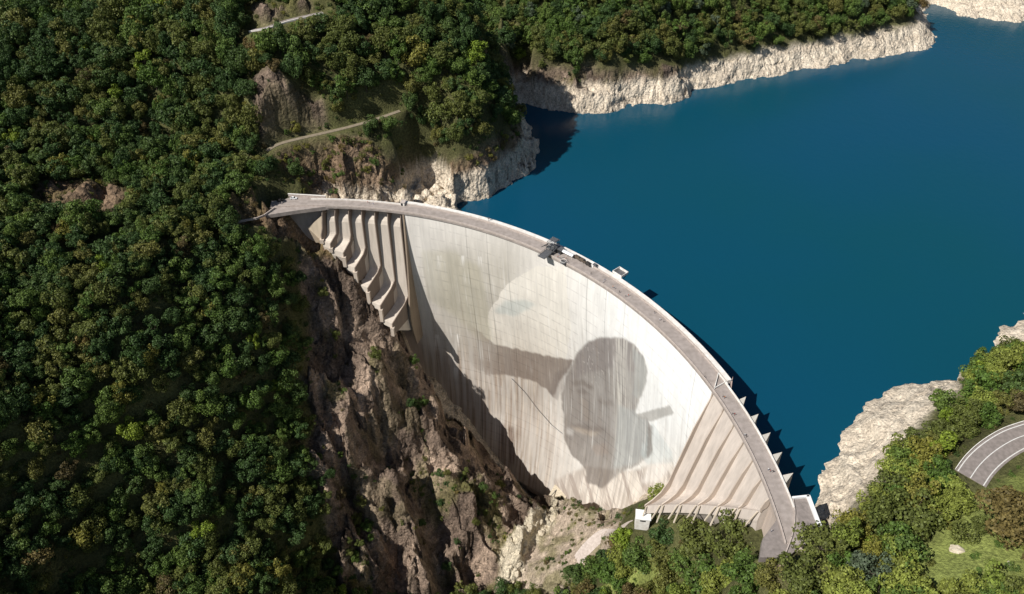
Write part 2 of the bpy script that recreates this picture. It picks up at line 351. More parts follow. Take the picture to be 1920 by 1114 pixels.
# relief: broad ribs and gullies, then ledges, then small broken stone
big = ridged(GX*.022+GY*.006, GY*.012-GX*.004, GZ*.006, 3, 3)
ribs = ridged(GX*.075+GY*.03, GY*.03-GX*.02, GZ*.02, 4, 21)
fine = ridged(GX*.22+GY*.05, GY*.13, GZ*.06, 3, 45)
far_k = np.clip(GY/450, .7, 1.5)
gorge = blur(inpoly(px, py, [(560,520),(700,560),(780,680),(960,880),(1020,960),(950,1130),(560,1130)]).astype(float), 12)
amp_dam = np.clip((np.abs(R0-RR+0)-1)/10, 0.12, 1)          # keep it calm next to the dam
amp_dam = np.where((TH > 14) & (TH < 60) & (GZ < -45), np.clip((R0+bulge(TH, GZ)-1-RR)/7, .1, 1), amp_dam)
amp_dam = np.where((TH > -6) & (TH < 92), amp_dam, 1)
latt = np.where(lake, .6/(1+2*np.clip(slope-.8, 0, 5)), 1.0)
GZ2 = GZ+latt*rockf*amp_dam*(ribs*.9+fine*.5+big*1.5)+gorge*amp_dam*((big-.3)*11+(ribs-.3)*1.5)
GZ2 += (1-rockf)*(fbm(GX*.03, GY*.03, 0, 4, 5)*3.5)*amp_dam*np.where(lake & (GZ < -1), 0.2, 1)
GZ2 += shore*(fbm(GX*.05, GY*.05, GZ*.05, 4, 60)*2.0+.5)*np.where(GZ > WATER-3, 1, .2)
# broken blocks: tilted facets at two sizes
def facets(X, Y, cell, seed, tilt):
    xi = np.floor(X/cell).astype(int); yi = np.floor(Y/cell).astype(int); best = np.full(X.shape, 1e9); out = np.zeros(X.shape)
    for a in (-1, 0, 1):
        for b in (-1, 0, 1):
            h = _P[(_P[(xi+a+seed) & 4095]+yi+b) & 4095]; g = _G[h]; cx_ = (xi+a+.5+.45*g[..., 0])*cell; cy_ = (yi+b+.5+.45*g[..., 1])*cell
            D = (X-cx_)**2+(Y-cy_)**2; h2 = _G[(h*7+3) & 4095]; v = h2[..., 2]*cell*.35+tilt*(h2[..., 0]*(X-cx_)+h2[..., 1]*(Y-cy_)); k = D < best; best = np.where(k, D, best); out = np.where(k, v, out)
    return out
ux_, uy_ = (GX*.9+GY*.42)+n_warp*.15, (GY*.9-GX*.42)*.62+n_warp2*.15
fk = np.clip(rockf, 0, 1)*amp_dam
lakek = latt
GZ2 += fk*lakek*(facets(ux_, uy_, 22, 5, .8)*1.0+facets(ux_, uy_, 9, 9, .8)+facets(ux_+GZ*.5, uy_, 3.6, 19, .7)*.8)
rl = np.where(lake, np.maximum(fk, shore), 0)*np.where((GX > 110) & (GY < 420), .4, np.where(GY > 560, .65, 1))
GZ2 += rl*(facets(GX+GZ*1.0, GY*.7+GZ*1.2, 11, 5, .3)*.8+facets(GX-GZ*.8, GY*.7+GZ*1.4, 5, 9, .5)*.9)*np.where(GZ > WATER-3, 1, .2)
# gullies of the wooded slope, left of the gorge
wood = inpoly(px, py, [(-400,500),(560,420),(600,1114),(600,1400),(-400,1400)]).astype(float)
wood = blur(wood, 14); woodg = fbm((GX*.8+GY*.6)*.011, (GY*.8-GX*.6)*.028, 0, 3, 91); GZ2 += wood*woodg*26
# flatten along the roads
ROADS = {'east': ([(1819, 897), (1836, 873), (1860, 850), (1890, 830), (1920, 817), (1975, 802), (2040, 796)], 12.0, 12.4),
         'path': ([(500, 283), (530, 271), (600, 250), (650, 236), (700, 224), (750, 211)], None, 3.6),
         'upper': ([(470, 59), (500, 50), (540, 41), (605, 24)], None, 5.0),
         'foot': ([(1082, 1050), (1100, 1032), (1130, 1008), (1155, 992), (1180, 978), (1196, 974)], None, 9.0)}
def seg_dist(X, Y, pts):
    best = np.full(X.shape, 1e9); zz = np.zeros(X.shape)
    for a, b in zip(pts[:-1], pts[1:]):
        d = b[:2]-a[:2]; L2 = (d**2).sum(); t = np.clip(((X-a[0])*d[0]+(Y-a[1])*d[1])/L2, 0, 1)
        D = np.hypot(X-a[0]-t*d[0], Y-a[1]-t*d[1]); k = D < best; best = np.where(k, D, best); zz = np.where(k, a[2]+t*(b[2]-a[2]), zz)
    return best, zz
def hit_base(px_, py_):                # march the view ray to the smooth ground
    d = ray(px_, py_); t = 150.0
    for _ in range(400):
        q = np.array([0, 0, CAMH])+d*t
        if q[2] < float(base_h(np.array([q[0]]), np.array([q[1]]))[0]): break
        t += 2.5
    return q
RIDGES = [([(690,680),(740,790),(800,870),(850,950)], 11, 9), ([(805,745),(850,850),(880,930),(900,1000)], 9, 8), ([(600,860),(625,930),(640,1000)], 9, 8), ([(730,900),(765,1000),(790,1100)], 12, 8), ([(690,1000),(705,1100)], 10, 7), ([(790,790),(810,860)], 6, 5), ([(660,800),(665,870)], 9, 6),
          ([(625,700),(690,790),(770,845),(800,900)], -13, 9), ([(832,760),(850,830)], -7, 5), ([(650,930),(680,990),(670,1080)], -12, 8), ([(700,860),(735,960),(740,1080)], -9, 7), ([(835,990),(825,1100)], -12, 9), ([(700,580),(735,680),(760,730)], -6, 8), ([(610,1030),(625,1110)], -10, 8), ([(905,860),(950,930)], -4, 6), ([(580,760),(620,800)], -8, 8), ([(585,165),(600,235)], -13, 9), ([(515,160),(510,235)], 7, 8)]
for pts, hgt, sg in RIDGES:
    w3 = np.array([hit_base(a, b) for a, b in pts]); D, zz = seg_dist(GX+n_warp*.25, GY+n_warp2*.25, w3); GZ2 = GZ2+hgt*np.exp(-(D/sg)**2)*amp_dam
ROADW = {}

for k, (pts, z, wd) in ROADS.items():
    if z is not None: w3 = np.array([at(a, b, z) for a, b in pts])
    else:
        w3 = np.array([hit_base(a, b) for a, b in pts])
        zz = w3[:, 2].copy(); pf = np.polyfit(np.arange(len(zz)), zz, 1 if k != 'foot' else 2); w3[:, 2] = np.polyval(pf, np.arange(len(zz)))
    dn = []
    for i in range(len(w3)-1):
        p0, p1, p2, p3 = w3[max(i-1, 0)], w3[i], w3[i+1], w3[min(i+2, len(w3)-1)]
        for u in np.arange(6)/6: dn.append(.5*((2*p1)+(-p0+p2)*u+(2*p0-5*p1+4*p2-p3)*u*u+(-p0+3*p1-3*p2+p3)*u**3))
    w3 = np.array(dn+[w3[-1]]); ROADW[k] = w3
    D, zz = seg_dist(GX, GY, w3); f = sm(wd/2+7, wd/2+1.2, D); GZ2 = GZ2*(1-f)+(zz-.15)*f
    rockf = rockf*(1-f*.8)
# gentle seat for the forecourts at the crest ends
NAPPY = [at(1486, 935, 0), at(1515, 932, 0), at(1535, 990, 0), at(1478, 1045, 0), at(1425, 1045, 0), at(1430, 1010, 0)]
inN = inpoly(GX, GY, [tuple(q[:2]) for q in NAPPY]); GZ2 = np.where(inN, np.minimum(GZ2, -1.2), GZ2)
inB = (RR > R0-3) & (RR < R0+12) & (TH > -9) & (TH < 93); GZ2 = np.where(inB, np.minimum(GZ2, -2.2), GZ2)
GZ2 = np.where((RR > R0+24) & (RR < R0+42+22*sm(19, 16, TH)) & (TH > 10) & (TH < 19.3), np.maximum(GZ2, -19+3*np.sin(GX*.5)*np.sin(GY*.4)), GZ2)
GZ2 = np.where((RR > R0+9) & (RR < R0+24) & (TH > 21) & (TH < 90), np.minimum(GZ2, WATER-4), GZ2)
dx_ = fbm(GX*.06, GY*.06, GZ2*.28, 3, 131)*3.4; dy_ = fbm(GX*.06, GY*.06, GZ2*.28, 3, 171)*3.4
jit = np.maximum(rockf*amp_dam*.8, shore*.9)*np.where((RR < R0+10) & (RR > R0-10), .1, 1)
HX = GX+dx_*jit; HY = GY+dy_*jit
def height(x, y):                      # bilinear lookup of the finished ground
    x = np.asarray(x, float); y = np.asarray(y, float)
    i = np.clip(np.searchsorted(XS, x)-1, 0, len(XS)-2); j = np.clip(np.searchsorted(YS, y)-1, 0, len(YS)-2)
    u = (x-XS[i])/(XS[i+1]-XS[i]); v = (y-YS[j])/(YS[j+1]-YS[j])
    return (GZ2[i, j]*(1-u)+GZ2[i+1, j]*u)*(1-v)+(GZ2[i, j+1]*(1-u)+GZ2[i+1, j+1]*u)*v
def look(A, x, y):
    i = np.clip(np.searchsorted(XS, x)-1, 0, len(XS)-2); j = np.clip(np.searchsorted(YS, y)-1, 0, len(YS)-2); return A[i, j]
# colours (real surface colours, no light in them)
c_soil = lin((84, 84, 50)); c_rock = lin((152, 132, 114)); c_rock2 = lin((102, 87, 75)); c_pale = lin((218, 204, 182)); c_pale2 = lin((178, 160, 138))
c_grass = lin((124, 132, 70)); c_scree = lin((168, 152, 134)); c_moss = lin((92, 92, 44)); c_rust = lin((128, 104, 76)); c_boul = lin((198, 186, 162))
n1 = sm(-.35, .35, fbm(GX*.05, GY*.05, GZ*.03, 4, 201))[..., None]; n2 = sm(-.3, .3, fbm(GX*.25, GY*.25, GZ*.2, 3, 202))[..., None]; n3 = sm(-.1, .25, fbm(GX*.06, GY*.06, 0, 3, 203))[..., None]
strat = sm(-.4, .4, fbm(GX*.012, GY*.012, GZ2*.45, 3, 204))[..., None]
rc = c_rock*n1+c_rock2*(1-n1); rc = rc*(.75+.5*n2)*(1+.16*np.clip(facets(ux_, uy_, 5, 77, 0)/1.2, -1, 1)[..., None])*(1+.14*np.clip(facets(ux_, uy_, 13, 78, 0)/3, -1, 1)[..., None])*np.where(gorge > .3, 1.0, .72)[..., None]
veg = sm(.0, .18, fbm(GX*.045, GY*.045, GZ*.02, 4, 207))[..., None]*np.clip(1.7-slope, 0.3, 1)[..., None]
rc = rc*(1-.75*veg)+c_moss*.75*veg
hb = inpoly(pxw, pyw, ROCK_POLYS[4]) | inpoly(pxw, pyw, ROCK_POLYS[1]) | inpoly(pxw, pyw, ROCK_POLYS[2])
rc = np.where(hb[..., None], rc*.55+c_rust*(.35+.2*n2), rc)
pc = c_pale*(.55+.45*strat)+c_pale2*(.45-.45*strat); pc = pc*(.85+.25*n2)
col = c_soil*(.7+.5*n1)
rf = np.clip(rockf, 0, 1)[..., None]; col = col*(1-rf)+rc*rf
gf = blur(grass.astype(float), 3)[..., None]; col = col*(1-gf)+c_grass*(.8+.4*n1)*gf
sf = blur(scree.astype(float), 3)[..., None]; col = col*(1-sf)+(c_scree*(.75+.4*n2)*(1-.6*n3)+c_moss*.6*n3)*sf
gapz = inpoly(px, py, [(1800,735),(1800,698),(1850,680),(1873,668),(1935,668),(1935,760),(1800,770)]).astype(float)
lowb = (1-blur(gapz, 3))*sm(-2, -8, GZ2+np.where(GY > 560, 3, 0)+4*fbm(GX*.05, GY*.05, 0, 3, 66))*np.where(lake, 1, 0); bf = lowb[..., None]
col = col*(1-bf)+pc*bf
bo = inpoly(pxw*1.0, pyw, [(1010,955),(1045,955),(1035,985),(985,1060),(960,1120),(925,1120),(950,1050),(985,990)])
bof = blur(bo.astype(float), 2)[..., None]; col = col*(1-bof)+c_boul*(.8+.3*n2)*bof
V = np.stack([HX, HY, GZ2], -1).reshape(-1, 3)
fc = grid_faces(len(XS), len(YS))
# leave out the ground inside the dam
rocky = np.clip(np.maximum(np.maximum(rockf, lowb), bof[..., 0]), 0, 1)*np.where((GX > 110) & (GY < 420), .4, .9)
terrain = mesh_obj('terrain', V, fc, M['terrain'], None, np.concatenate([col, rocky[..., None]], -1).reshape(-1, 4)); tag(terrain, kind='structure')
# the lake: a basin sheet, only upstream of the dam
wr = [R0+4, R0+12, R0+40, R0+120, R0+300, R0+700, R0+1500]; wt = np.linspace(-14, 102, 90)
WV = np.array([cyl(t, r, WATER) for r in wr for t in wt]); o = mesh_obj('lake_water', WV, grid_faces(len(wr), len(wt)), M['water']); tag(o, kind='structure')
if sum(p.normal.z for p in o.data.polygons) < 0: o.data.flip_normals()
# ------------------------------------------------------------------ the arch dam
dam = empty('arch_dam', tuple(cyl(42, R0, -205)))
tag(dam, 'tall curved white concrete arch dam with a faded grey mural on its face', 'dam')
def fin(o, base=(176, 162, 150), amp=.14, seed=5):    # world-built part -> child of the dam, with weathered concrete colours
    me = o.data; ca = me.color_attributes.get('Col') or me.color_attributes.new('Col', 'FLOAT_COLOR', 'POINT')
    V_ = np.empty(len(me.vertices)*3, np.float32); me.vertices.foreach_get('co', V_); V_ = V_.reshape(-1, 3)
    cc = np.ones((len(V_), 4), np.float32); cc[:, :3] = conc_col(V_, base, amp, seed); ca.data.foreach_set('color', cc.ravel())
    adopt(o); return o
def adopt(o, p=None):
    p = p or dam; o.parent = p; o.matrix_parent_inverse = Matrix.Translation(p.location).inverted() if p.rotation_euler.z == 0 else (Matrix.Translation(p.location) @ Matrix.Rotation(p.rotation_euler.z, 4, 'Z')).inverted(); return o
# the painted face --------------------------------------------------
TA, TB = 13.7, 71.6
fth = np.linspace(TA, TB, 470); fz = np.linspace(-1.3, -252, 450)
A, Z = np.meshgrid(fth, fz, indexing='ij'); Rr = R0+.25+bulge(A, Z)
FX = CX+Rr*np.sin(np.radians(A)); FY = CY+Rr*np.cos(np.radians(A))
FV = np.stack([FX, FY, Z], -1); qx, qy = proj(FV)
wx = qx+fbm(A*.9, Z*.12, 0, 3, 301)*3; wy = qy+fbm(A*.9, Z*.12, 0, 3, 302)*4
arc = A*R0*math.pi/180
streak = fbm(arc*.35, Z*.012, 0, 4, 311); streak2 = fbm(arc*1.1, Z*.02, 0, 3, 312); blot = fbm(arc*.02, Z*.025, 0, 4, 313)
def soft(poly, k=2, w1=0):
    m_ = inpoly(wx, wy, poly).astype(float)
    for _ in range(k): m_ = (m_+np.roll(m_, 1, 0)+np.roll(m_, -1, 0)+np.roll(m_, 1, 1)+np.roll(m_, -1, 1))/5
    return m_[..., None]
def mix(c, k, c2): return c*(1-k)+np.asarray(c2)*k
fcol = np.ones(A.shape+(3,))*lin((224, 217, 206))
fcol = mix(fcol, sm(1000, 1230, qx)[..., None]*sm(930, 780, qy)[..., None], lin((240, 238, 232)))
# weathering low on the left half: brown runs
low = sm(560, 760, qy+(1040-qx)*.25)*sm(1120, 980, qx)
fcol = mix(fcol, (low*(.45+.55*sm(-.3, .4, streak)))[..., None]*.9, lin((142, 122, 104)))
fcol = mix(fcol, (sm(.05, .4, streak2)*low*.5)[..., None], lin((215, 200, 180)))
fcol = mix(fcol, (sm(.1, .45, streak)*sm(600, 680, qy)*sm(880, 760, qx)*.5)[..., None], lin((128, 104, 84)))
# lower right: diagonal pale runs over brown-grey
lr = soft([(1040,900),(1100,875),(1180,885),(1260,860),(1270,900),(1200,960),(1150,985),(1090,960),(1040,960)], 8)
fcol = mix(fcol, lr*.9, lin((170, 156, 144)))
dg = sm(.0, .35, ridged((arc+Z*.55)*.10, (arc*.3-Z)*.012, 0, 3, 330)-.25)[..., None]
fcol = mix(fcol, lr*dg*(.35+.5*sm(-.3, .3, blot+streak))[..., None], lin((224, 214, 200)))
fcol = mix(fcol, soft([(1215,870),(1250,858),(1262,872),(1235,905),(1205,905)], 8)*.7, lin((236, 228, 218)))
# the faded mural: a wide grey wash, a raised arm, a head with a cap, a pale shirt
wash = sm(410, 520, qy)*sm(1015, 930, qx+(qy-520)*.1)*sm(790, 850, qx)*sm(690, 560, qy-(qx-840)*.3)
edge = inpoly(wx, wy, [(1005,500),(985,512),(955,530),(940,545),(935,560),(918,580),(914,600),(920,640),(930,660),(1060,680),(1070,620),(1060,500)])
fcol = mix(fcol, (wash*(~edge)*(.55+.3*sm(-.4, .4, streak2)))[..., None], lin((178, 170, 154)))
fcol = mix(fcol, edge[..., None]*.25, lin((240, 230, 208)))
fcol = mix(fcol, soft([(925,585),(945,565),(985,562),(1005,570),(990,580),(970,592),(950,590)], 9)*.55, lin((176, 184, 178)))
fcol = mix(fcol, soft([(790,470),(850,470),(900,500),(915,580),(925,640),(900,640),(850,590),(800,560)], 20)*.35, lin((186, 178, 150)))
arm = [(868,596),(900,622),(925,645),(960,652),(1010,664),(1076,676),(1062,700),(1046,720),(1038,745),(1022,728),(1000,714),(960,705),(915,702),(890,690),(868,650)]
fcol = mix(fcol, soft(arm, 3)*sm(850, 960, qx)[..., None]*(.8+.15*sm(-.3, .3, streak2))[..., None], lin((128, 114, 102)))
fcol = mix(fcol, soft([(1040,700),(1062,690),(1070,676),(1076,676),(1060,720),(1045,750),(1030,738)], 3)*.4, lin((112, 102, 96)))
head = [(1056,775),(1052,745),(1060,710),(1072,685),(1083,660),(1103,641),(1128,632),(1165,633),(1190,646),(1207,670),(1214,698),(1209,725),(1198,748),(1191,775),(1215,786),(1222,812),(1222,850),(1195,872),(1160,888),(1130,915),(1100,905),(1098,880),(1070,850),(1058,820)]
hd = soft(head, 3)*(.86+.14*sm(-.35, .1, streak2+.5*blot))[..., None]
fcol = mix(fcol, hd*(.78+.12*sm(-.4, .4, blot+.5*streak))[..., None], lin((120, 111, 103)))
fcol = mix(fcol, hd*soft([(1085,660),(1103,641),(1128,632),(1165,633),(1190,646),(1207,670),(1200,700),(1150,690),(1100,700),(1070,715)], 10)*.5, lin((126, 116, 112)))
sk = (sm(1140, 1165, qx)*sm(-.15, .22, streak2+.4*streak))[..., None]; fcol = mix(fcol, hd*sk*.85, lin((196, 190, 180)))
sk2 = (sm(1150, 1162, qx)*sm(1176, 1164, qx))[..., None]*sm(-.3, .2, streak2)[..., None]; fcol = mix(fcol, hd*sk2*.6, lin((208, 202, 190)))
fcol = mix(fcol, hd*soft([(1185,650),(1207,670),(1214,698),(1209,725),(1198,750),(1186,740),(1192,700)], 6)*.7, lin((178, 178, 172)))
fcol = mix(fcol, hd*soft([(1160,760),(1190,770),(1215,790),(1220,850),(1190,870),(1150,880)], 10)*.6, lin((176, 178, 174)))
mural_features = 0
for poly, c, k in (([(1072,716),(1090,712),(1112,724),(1110,732),(1090,722),(1074,724)], (98,84,74), .75), ([(1078,732),(1092,728),(1104,738),(1092,742)], (92,78,70), .7), ([(1120,748),(1150,752),(1150,762),(1122,758)], (104,90,80), .55),
                   ([(1066,796),(1080,806),(1110,815),(1140,804),(1120,800),(1085,795)], (96,82,72), .6), ([(1070,800),(1082,810),(1108,818),(1128,812),(1108,808),(1084,802)], (198,182,162), .7), ([(1062,800),(1076,810),(1072,818),(1062,812)], (214,208,200), .8), ([(1085,745),(1098,790),(1108,790),(1100,750)], (148,134,120), .6), ([(1108,835),(1135,832),(1140,850),(1118,856)], (166,144,126), .4)):
    fcol = mix(fcol, soft(poly, 9)*k*.55, lin(c))
fcol = mix(fcol, soft([(1195,776),(1256,760),(1264,775),(1222,790),(1205,786)], 1)*.8, lin((172, 168, 160)))
fcol = mix(fcol, soft([(1222,792),(1262,850),(1262,868),(1215,872),(1200,850)], 6)*.4, lin((186, 196, 194)))
fcol = mix(fcol, soft([(1216,790),(1224,800),(1222,850),(1212,860),(1214,820)], 3)*.6, lin((120, 108, 98)))
dots = (sm(.52, .6, perlin(arc*.9, Z*.25, 0, 340))*sm(1085, 1100, qx)*sm(1150, 1140, qx)*sm(740, 700, qy))[..., None]; fcol = mix(fcol, hd*dots*.6, lin((205, 198, 188)))
# dark stained runs low on the left
for (x0, x1, y0, y1, kk) in ((940, 947, 790, 850, .8), (953, 965, 795, 855, .85), (968, 972, 800, 850, .5)):
    fcol = mix(fcol, (sm(x0-2, x0+2, qx)*sm(x1+2, x1-2, qx)*sm(y0, y0+10, qy)*sm(y1+30, y1, qy)*kk*sm(-.4, .2, streak2))[..., None], lin((104, 82, 66)))
for (x0, y0, y1) in ((857, 625, 650), (855, 688, 705), (820, 626, 650), (868, 478, 492), (900, 480, 492), (823, 478, 500)):
    fcol = mix(fcol, (sm(x0-6, x0-2, qx)*sm(x0+6, x0+2, qx)*sm(y0, y0+3, qy)*sm(y1+14, y0+6, qy)*sm(-.25, .15, streak2))[..., None]*.8, lin((240, 234, 224)))
# casting joints and lift lines
jt = np.minimum(*(lambda u: (u % 1, 1-u % 1))((A-TA)/3.6+.02)); fcol *= (1-.5*sm(.013, .004, jt)*(.35+.65*sm(-.3, .3, blot)))[..., None]
lf = np.minimum(*(lambda u: (u % 1, 1-u % 1))(Z/9.0)); fcol *= (1-.2*sm(.07, .02, lf)*sm(-.3, .3, streak+blot))[..., None]
fcol *= (1+.13*streak+.09*streak2+.2*blot)[..., None]
run = (sm(.12, .45, fbm(arc*.55, Z*.009, 0, 3, 351))*sm(-20, -70, Z))[..., None]; fcol = mix(fcol, run*.22, lin((150, 134, 116)))
run = (sm(.2, .5, fbm(arc*.8, Z*.011, 0, 3, 352))*sm(.0, .3, blot+.2))[..., None]; fcol = mix(fcol, run*.5, lin((244, 240, 232)))
fcol = np.clip(fcol*.95*np.array([.985, 1, 1.02]), 0, .86)
face = mesh_obj('downstream_face', FV.reshape(-1, 3), grid_faces(470, 450), M['face'], None, fcol.reshape(-1, 3), smooth=True); adopt(face)
face['label'] = 'pale concrete face carrying a weathered grey mural of a head and a raised arm'
# cable sagging across the face is a thin real cable
cb = MB(); pts = []
for px_, py_ in ((960, 709), (985, 735), (1010, 768), (1036, 797), (1055, 812)):
    q = on_face(px_, py_); t = rad(theta(q)); pts.append((q[0]-.5*math.sin(t), q[1]-.5*math.cos(t), q[2]))
for a, b in zip(pts[:-1], pts[1:]): cb.tube(a, b, .16)
adopt(cb.build('drain_pipe', M['steel']))
# body ----------------------------------------------------------------
def body(t0, t1, n, name, dn):
    rings = []; zs = [-1.45, -8, -20, -45, -80, -120, -160, -200, -262]
    for t in np.linspace(t0, t1, n):
        pr = [cyl(t, R0+dn(t, z)+float(bulge(t, z)), z) for z in zs]
        pr += [cyl(t, R0+7.4+.075*max(0, -z)**1.0+float(bulge(t, z)), z) for z in reversed(zs)]
        rings.append(pr)
    b = MB(); b.sweep(rings); return fin(b.build(name, M['concrete']))
body(TA, TB, 60, 'dam_body', lambda t, z: .9 if z > -3 else 4.0)
body(TB+.02, 92.5, 30, 'spillway_wing', lambda t, z: .6 if z > -3 else 1.2)
body(-5.5, TA-.02, 30, 'spillway_wing', lambda t, z: 5.5 if z > -9 else (2.5 if z > -21 else .5))
# chutes and divider walls --------------------------------------------
def lerp(a, b, k): return a+(b-a)*k
def path(t0, tl, rl, zl, t, e, z0=-1.4):      # point on a chute line: t down the drop, e outward share
    el = R0-rl; th = lerp(t0, tl, np.clip(e/max(el, .1), -.2, 1.1)); return cyl(th, R0-e, z0+(zl-z0)*t)
def floor_pts(side, w_, zl, z0):
    t0, tl, rl, _ = w_; el = R0-rl; out = []
    if side == 'L':
        H = abs(zl-z0); prof = [(d/H, e) for d, e in ((0, -5), (1.2, -5), (2.5, -4.4), (4, -2.8), (5.5, -1.4), (8, -.5))]
        db = min(6.0, .3*H); prof += [(lerp(8, H-db, u)/H, lerp(-.5, .05*el, u)) for u in (.3, .6, 1)]
        prof += [((H-db+db*math.sin(a))/H, .05*el+.95*el*(1-math.cos(a))) for a in np.linspace(.25, math.pi/2, 7)]
    else:
        prof = [(0, -.6), (.02, -.5)]+[(t, .6*el*t-.5) for t in (.15, .3, .45, .6, .75)]
        prof += [(.8+.2*math.sin(a), .48*el-.5+.52*el*(1-math.cos(a))) for a in np.linspace(0.1, math.pi/2, 8)]
    return [path(t0, tl, rl, zl, t, min(e, el), z0) for t, e in prof]
def wall_prof(side, el):
    if side == 'L': k = []
    else: k = [(0, .3), (.05, .6), (.3, .2*el+1.2), (.6, .38*el+1.4), (.8, .5*el+1.5), (.9, .64*el+1.2), (.96, .82*el+.8), (1.0, el+.4)]
    return k
def wall_left(w_, zb):
    t0, tl, rl, zt = w_; el = R0-rl; b = MB(); rings = []; tt = rad(t0)
    for z, e, i_, th_ in ((-1.5, .2, -5, .28), (-3, .9, -5, .28), (-6, 1.5, -5, .28), (-9, 1.8, -3, .28), (zt+9, 2.2, -2.5, .28), (zt+5.0, max(.35*el, 2.6), -2.5, .28), (zt, el, -2.5, .3), (zt-2.5, el+.4, -2.5, .3), (zb, el+.4, -2.5, .3)):
        n_ = np.array([math.cos(tt), -math.sin(tt), 0])*th_
        f = lambda e: cyl(lerp(t0, tl, np.clip(e/max(el, .1), 0, 1)), R0-e, z)
        a, c = f(e), f(i_); m_ = f(max(e*.5, 1.0)); rings.append([a-n_, a+n_, m_+n_, c+n_, c-n_, m_-n_])
    b.sweep(rings); return b
def wall_mesh(side, w_, zl, z0):
    t0, tl, rl, _ = w_; el = R0-rl; b = MB(); rings = []; th_ = .3
    inner = {'L': -5.0, 'R': -.4}[side]
    for t, e in wall_prof(side, el):
        a = path(t0, tl, rl, zl, t, e, z0); fl = max(inner, (.05*el*t-3) if t < .8 else (e-5))
        if t >= .8: fl = min(e-.5, .1*el+(t-.8)/.2*(el*.7))
        if t <= .06: fl = inner
        c = path(t0, tl, rl, zl, t, fl, z0)
        tt = rad(t0); n_ = np.array([math.cos(tt), -math.sin(tt), 0])*th_
        rings.append([a-n_, a+n_, c+n_, c-n_])
    e_ = rings[-1]; rings.append([q+np.array([0, 0, -3.0 if side == 'L' else -1.2]) for q in e_]); b.sweep(rings); return b
def bay(side, wa, wb, name):
    zl = min(wa[3], wb[3]) if side == 'L' else (wa[3]+wb[3])/2
    b = MB(); rings = []; z0 = -4.5 if side == 'L' else -1.6
    for k in np.linspace(0, 1, 6):
        if side == 'R': zl = lerp(wa[3], wb[3], k)
        w_ = tuple(lerp(wa[i], wb[i], k) for i in range(4)); el = R0-w_[2]
        pr = floor_pts(side, w_, zl, z0)
        for e, dz in ((el, -4.5 if side == 'L' else -7), (el*.85, -9), (el*.3, -20), (-2, -26)):
            pr.append(path(w_[0], w_[1], w_[2], zl+dz, 1, e, z0))
        pr.append(path(w_[0], w_[1], w_[2], zl, 0, -6, z0-.3))
        rings.append(pr)
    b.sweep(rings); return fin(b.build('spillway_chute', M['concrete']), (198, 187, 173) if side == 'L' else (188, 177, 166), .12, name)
for j in range(6):
    bay('L', LW[j], LW[j+1], 40+j); bay('R', RW[j], RW[j+1], 60+j)
for side, WL in (('L', LW), ('R', RW)):
    for j, w_ in enumerate(WL):
        zl = w_[3]+.6
        if side == 'L':
            fin(wall_left(w_, (WL[j+1][3] if j < 6 else w_[3]-9)-1.5).build('spillway_pier', M['concrete']), (136, 122, 110), .15, 80+j); continue  # stained concrete, toned darker on the left to stand for the unlit sides
        else: zl = w_[3]+.9
        fin(wall_mesh(side, w_, zl, -1.5).build('spillway_pier', M['concrete']), (184, 170, 156), .1, 80+j)
# lip blocks stepping down on the left
for j in range(7):
    t, tl, rl, z = LW[j]; zb = (LW[j+1][3] if j < 6 else z-9)-1.5; b = MB(); b.box(cyl(tl, rl-.3, (zb+z-3.5)/2), (2.3, 2.2, z-3.5-zb), -rad(tl)); b.box(cyl(tl, rl-.1, z-3.4), (2.7, 2.6, .5), -rad(tl))
    fin(b.build('lip_block', M['concrete']), (190, 176, 160))
# struts under the right lips
for j in range(6):
    for s_ in (.1, .9):
        w_ = [lerp(RW[j][i], RW[j+1][i], s_) for i in range(4)]; zl = w_[3]
        b = MB(); a0 = cyl(w_[0], w_[2]-.35, zl-.4); a1 = cyl(w_[0]+(.5-s_)*.8, w_[2]-3.0, zl-13); b.sweep([[a0+np.array(v) for v in ((-.25,-.25,0),(.25,-.25,0),(.25,.25,0),(-.25,.25,0))], [a1+np.array(v) for v in ((-.3,-.3,0),(.3,-.3,0),(.3,.3,0),(-.3,.3,0))]])
        fin(b.build('lip_strut', M['concrete']), (206, 192, 172))
# flank wall that closes the left spillway beside the face
t0, tl, rl, zl = LW[6]; b = MB(); rings = []
for t, e in ((0, .2), (.2, .9), (.5, 1.8), (.8, 3.4), (.95, 5.0), (1.12, 5.6), (1.3, 4), (1.5, 1)):
    a = path(t0+.35, tl+.9, rl, zl, t, e); c = path(t0+.35, tl+.9, rl, zl, t, -6 if t < .3 else -9); tt = rad(t0); n_ = np.array([math.cos(tt), -math.sin(tt), 0])*.5
    rings.append([a-n_, a+n_, c+n_, c-n_])
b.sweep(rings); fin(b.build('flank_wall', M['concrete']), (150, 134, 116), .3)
# crest: deck, kerbs, parapets ------------------------------------------
def ru(t): return 7.6 if t < 13.6 or t > 70.9 else 11.0
def strip(t0, t1, r0, r1, z0, z1, name, m, col=(170, 156, 145), n=None):
    n = n or max(4, int((t1-t0)*1.6)); b = MB(); rings = []
    for t in np.linspace(t0, t1, n):
        a = r0(t) if callable(r0) else r0; c = r1(t) if callable(r1) else r1
        rings.append([cyl(t, R0+a, z0), cyl(t, R0+c, z0), cyl(t, R0+c, z1), cyl(t, R0+a, z1)])
    b.sweep(rings); o = b.build(name, M[m])
    return fin(o, col) if m == 'concrete' else adopt(o)
strip(-7, 13.6, -.6, 7.7, -1.4, 0, 'road_deck', 'deck'); strip(13.6, 70.9, -.6, 8.4, -1.4, 0, 'road_deck', 'deck'); strip(70.9, 92, -.6, 7.9, -1.4, 0, 'road_deck', 'deck')
strip(13.6, 70.9, 8.4, 11.0, -1.4, -.25, 'upstream_walkway', 'pale')
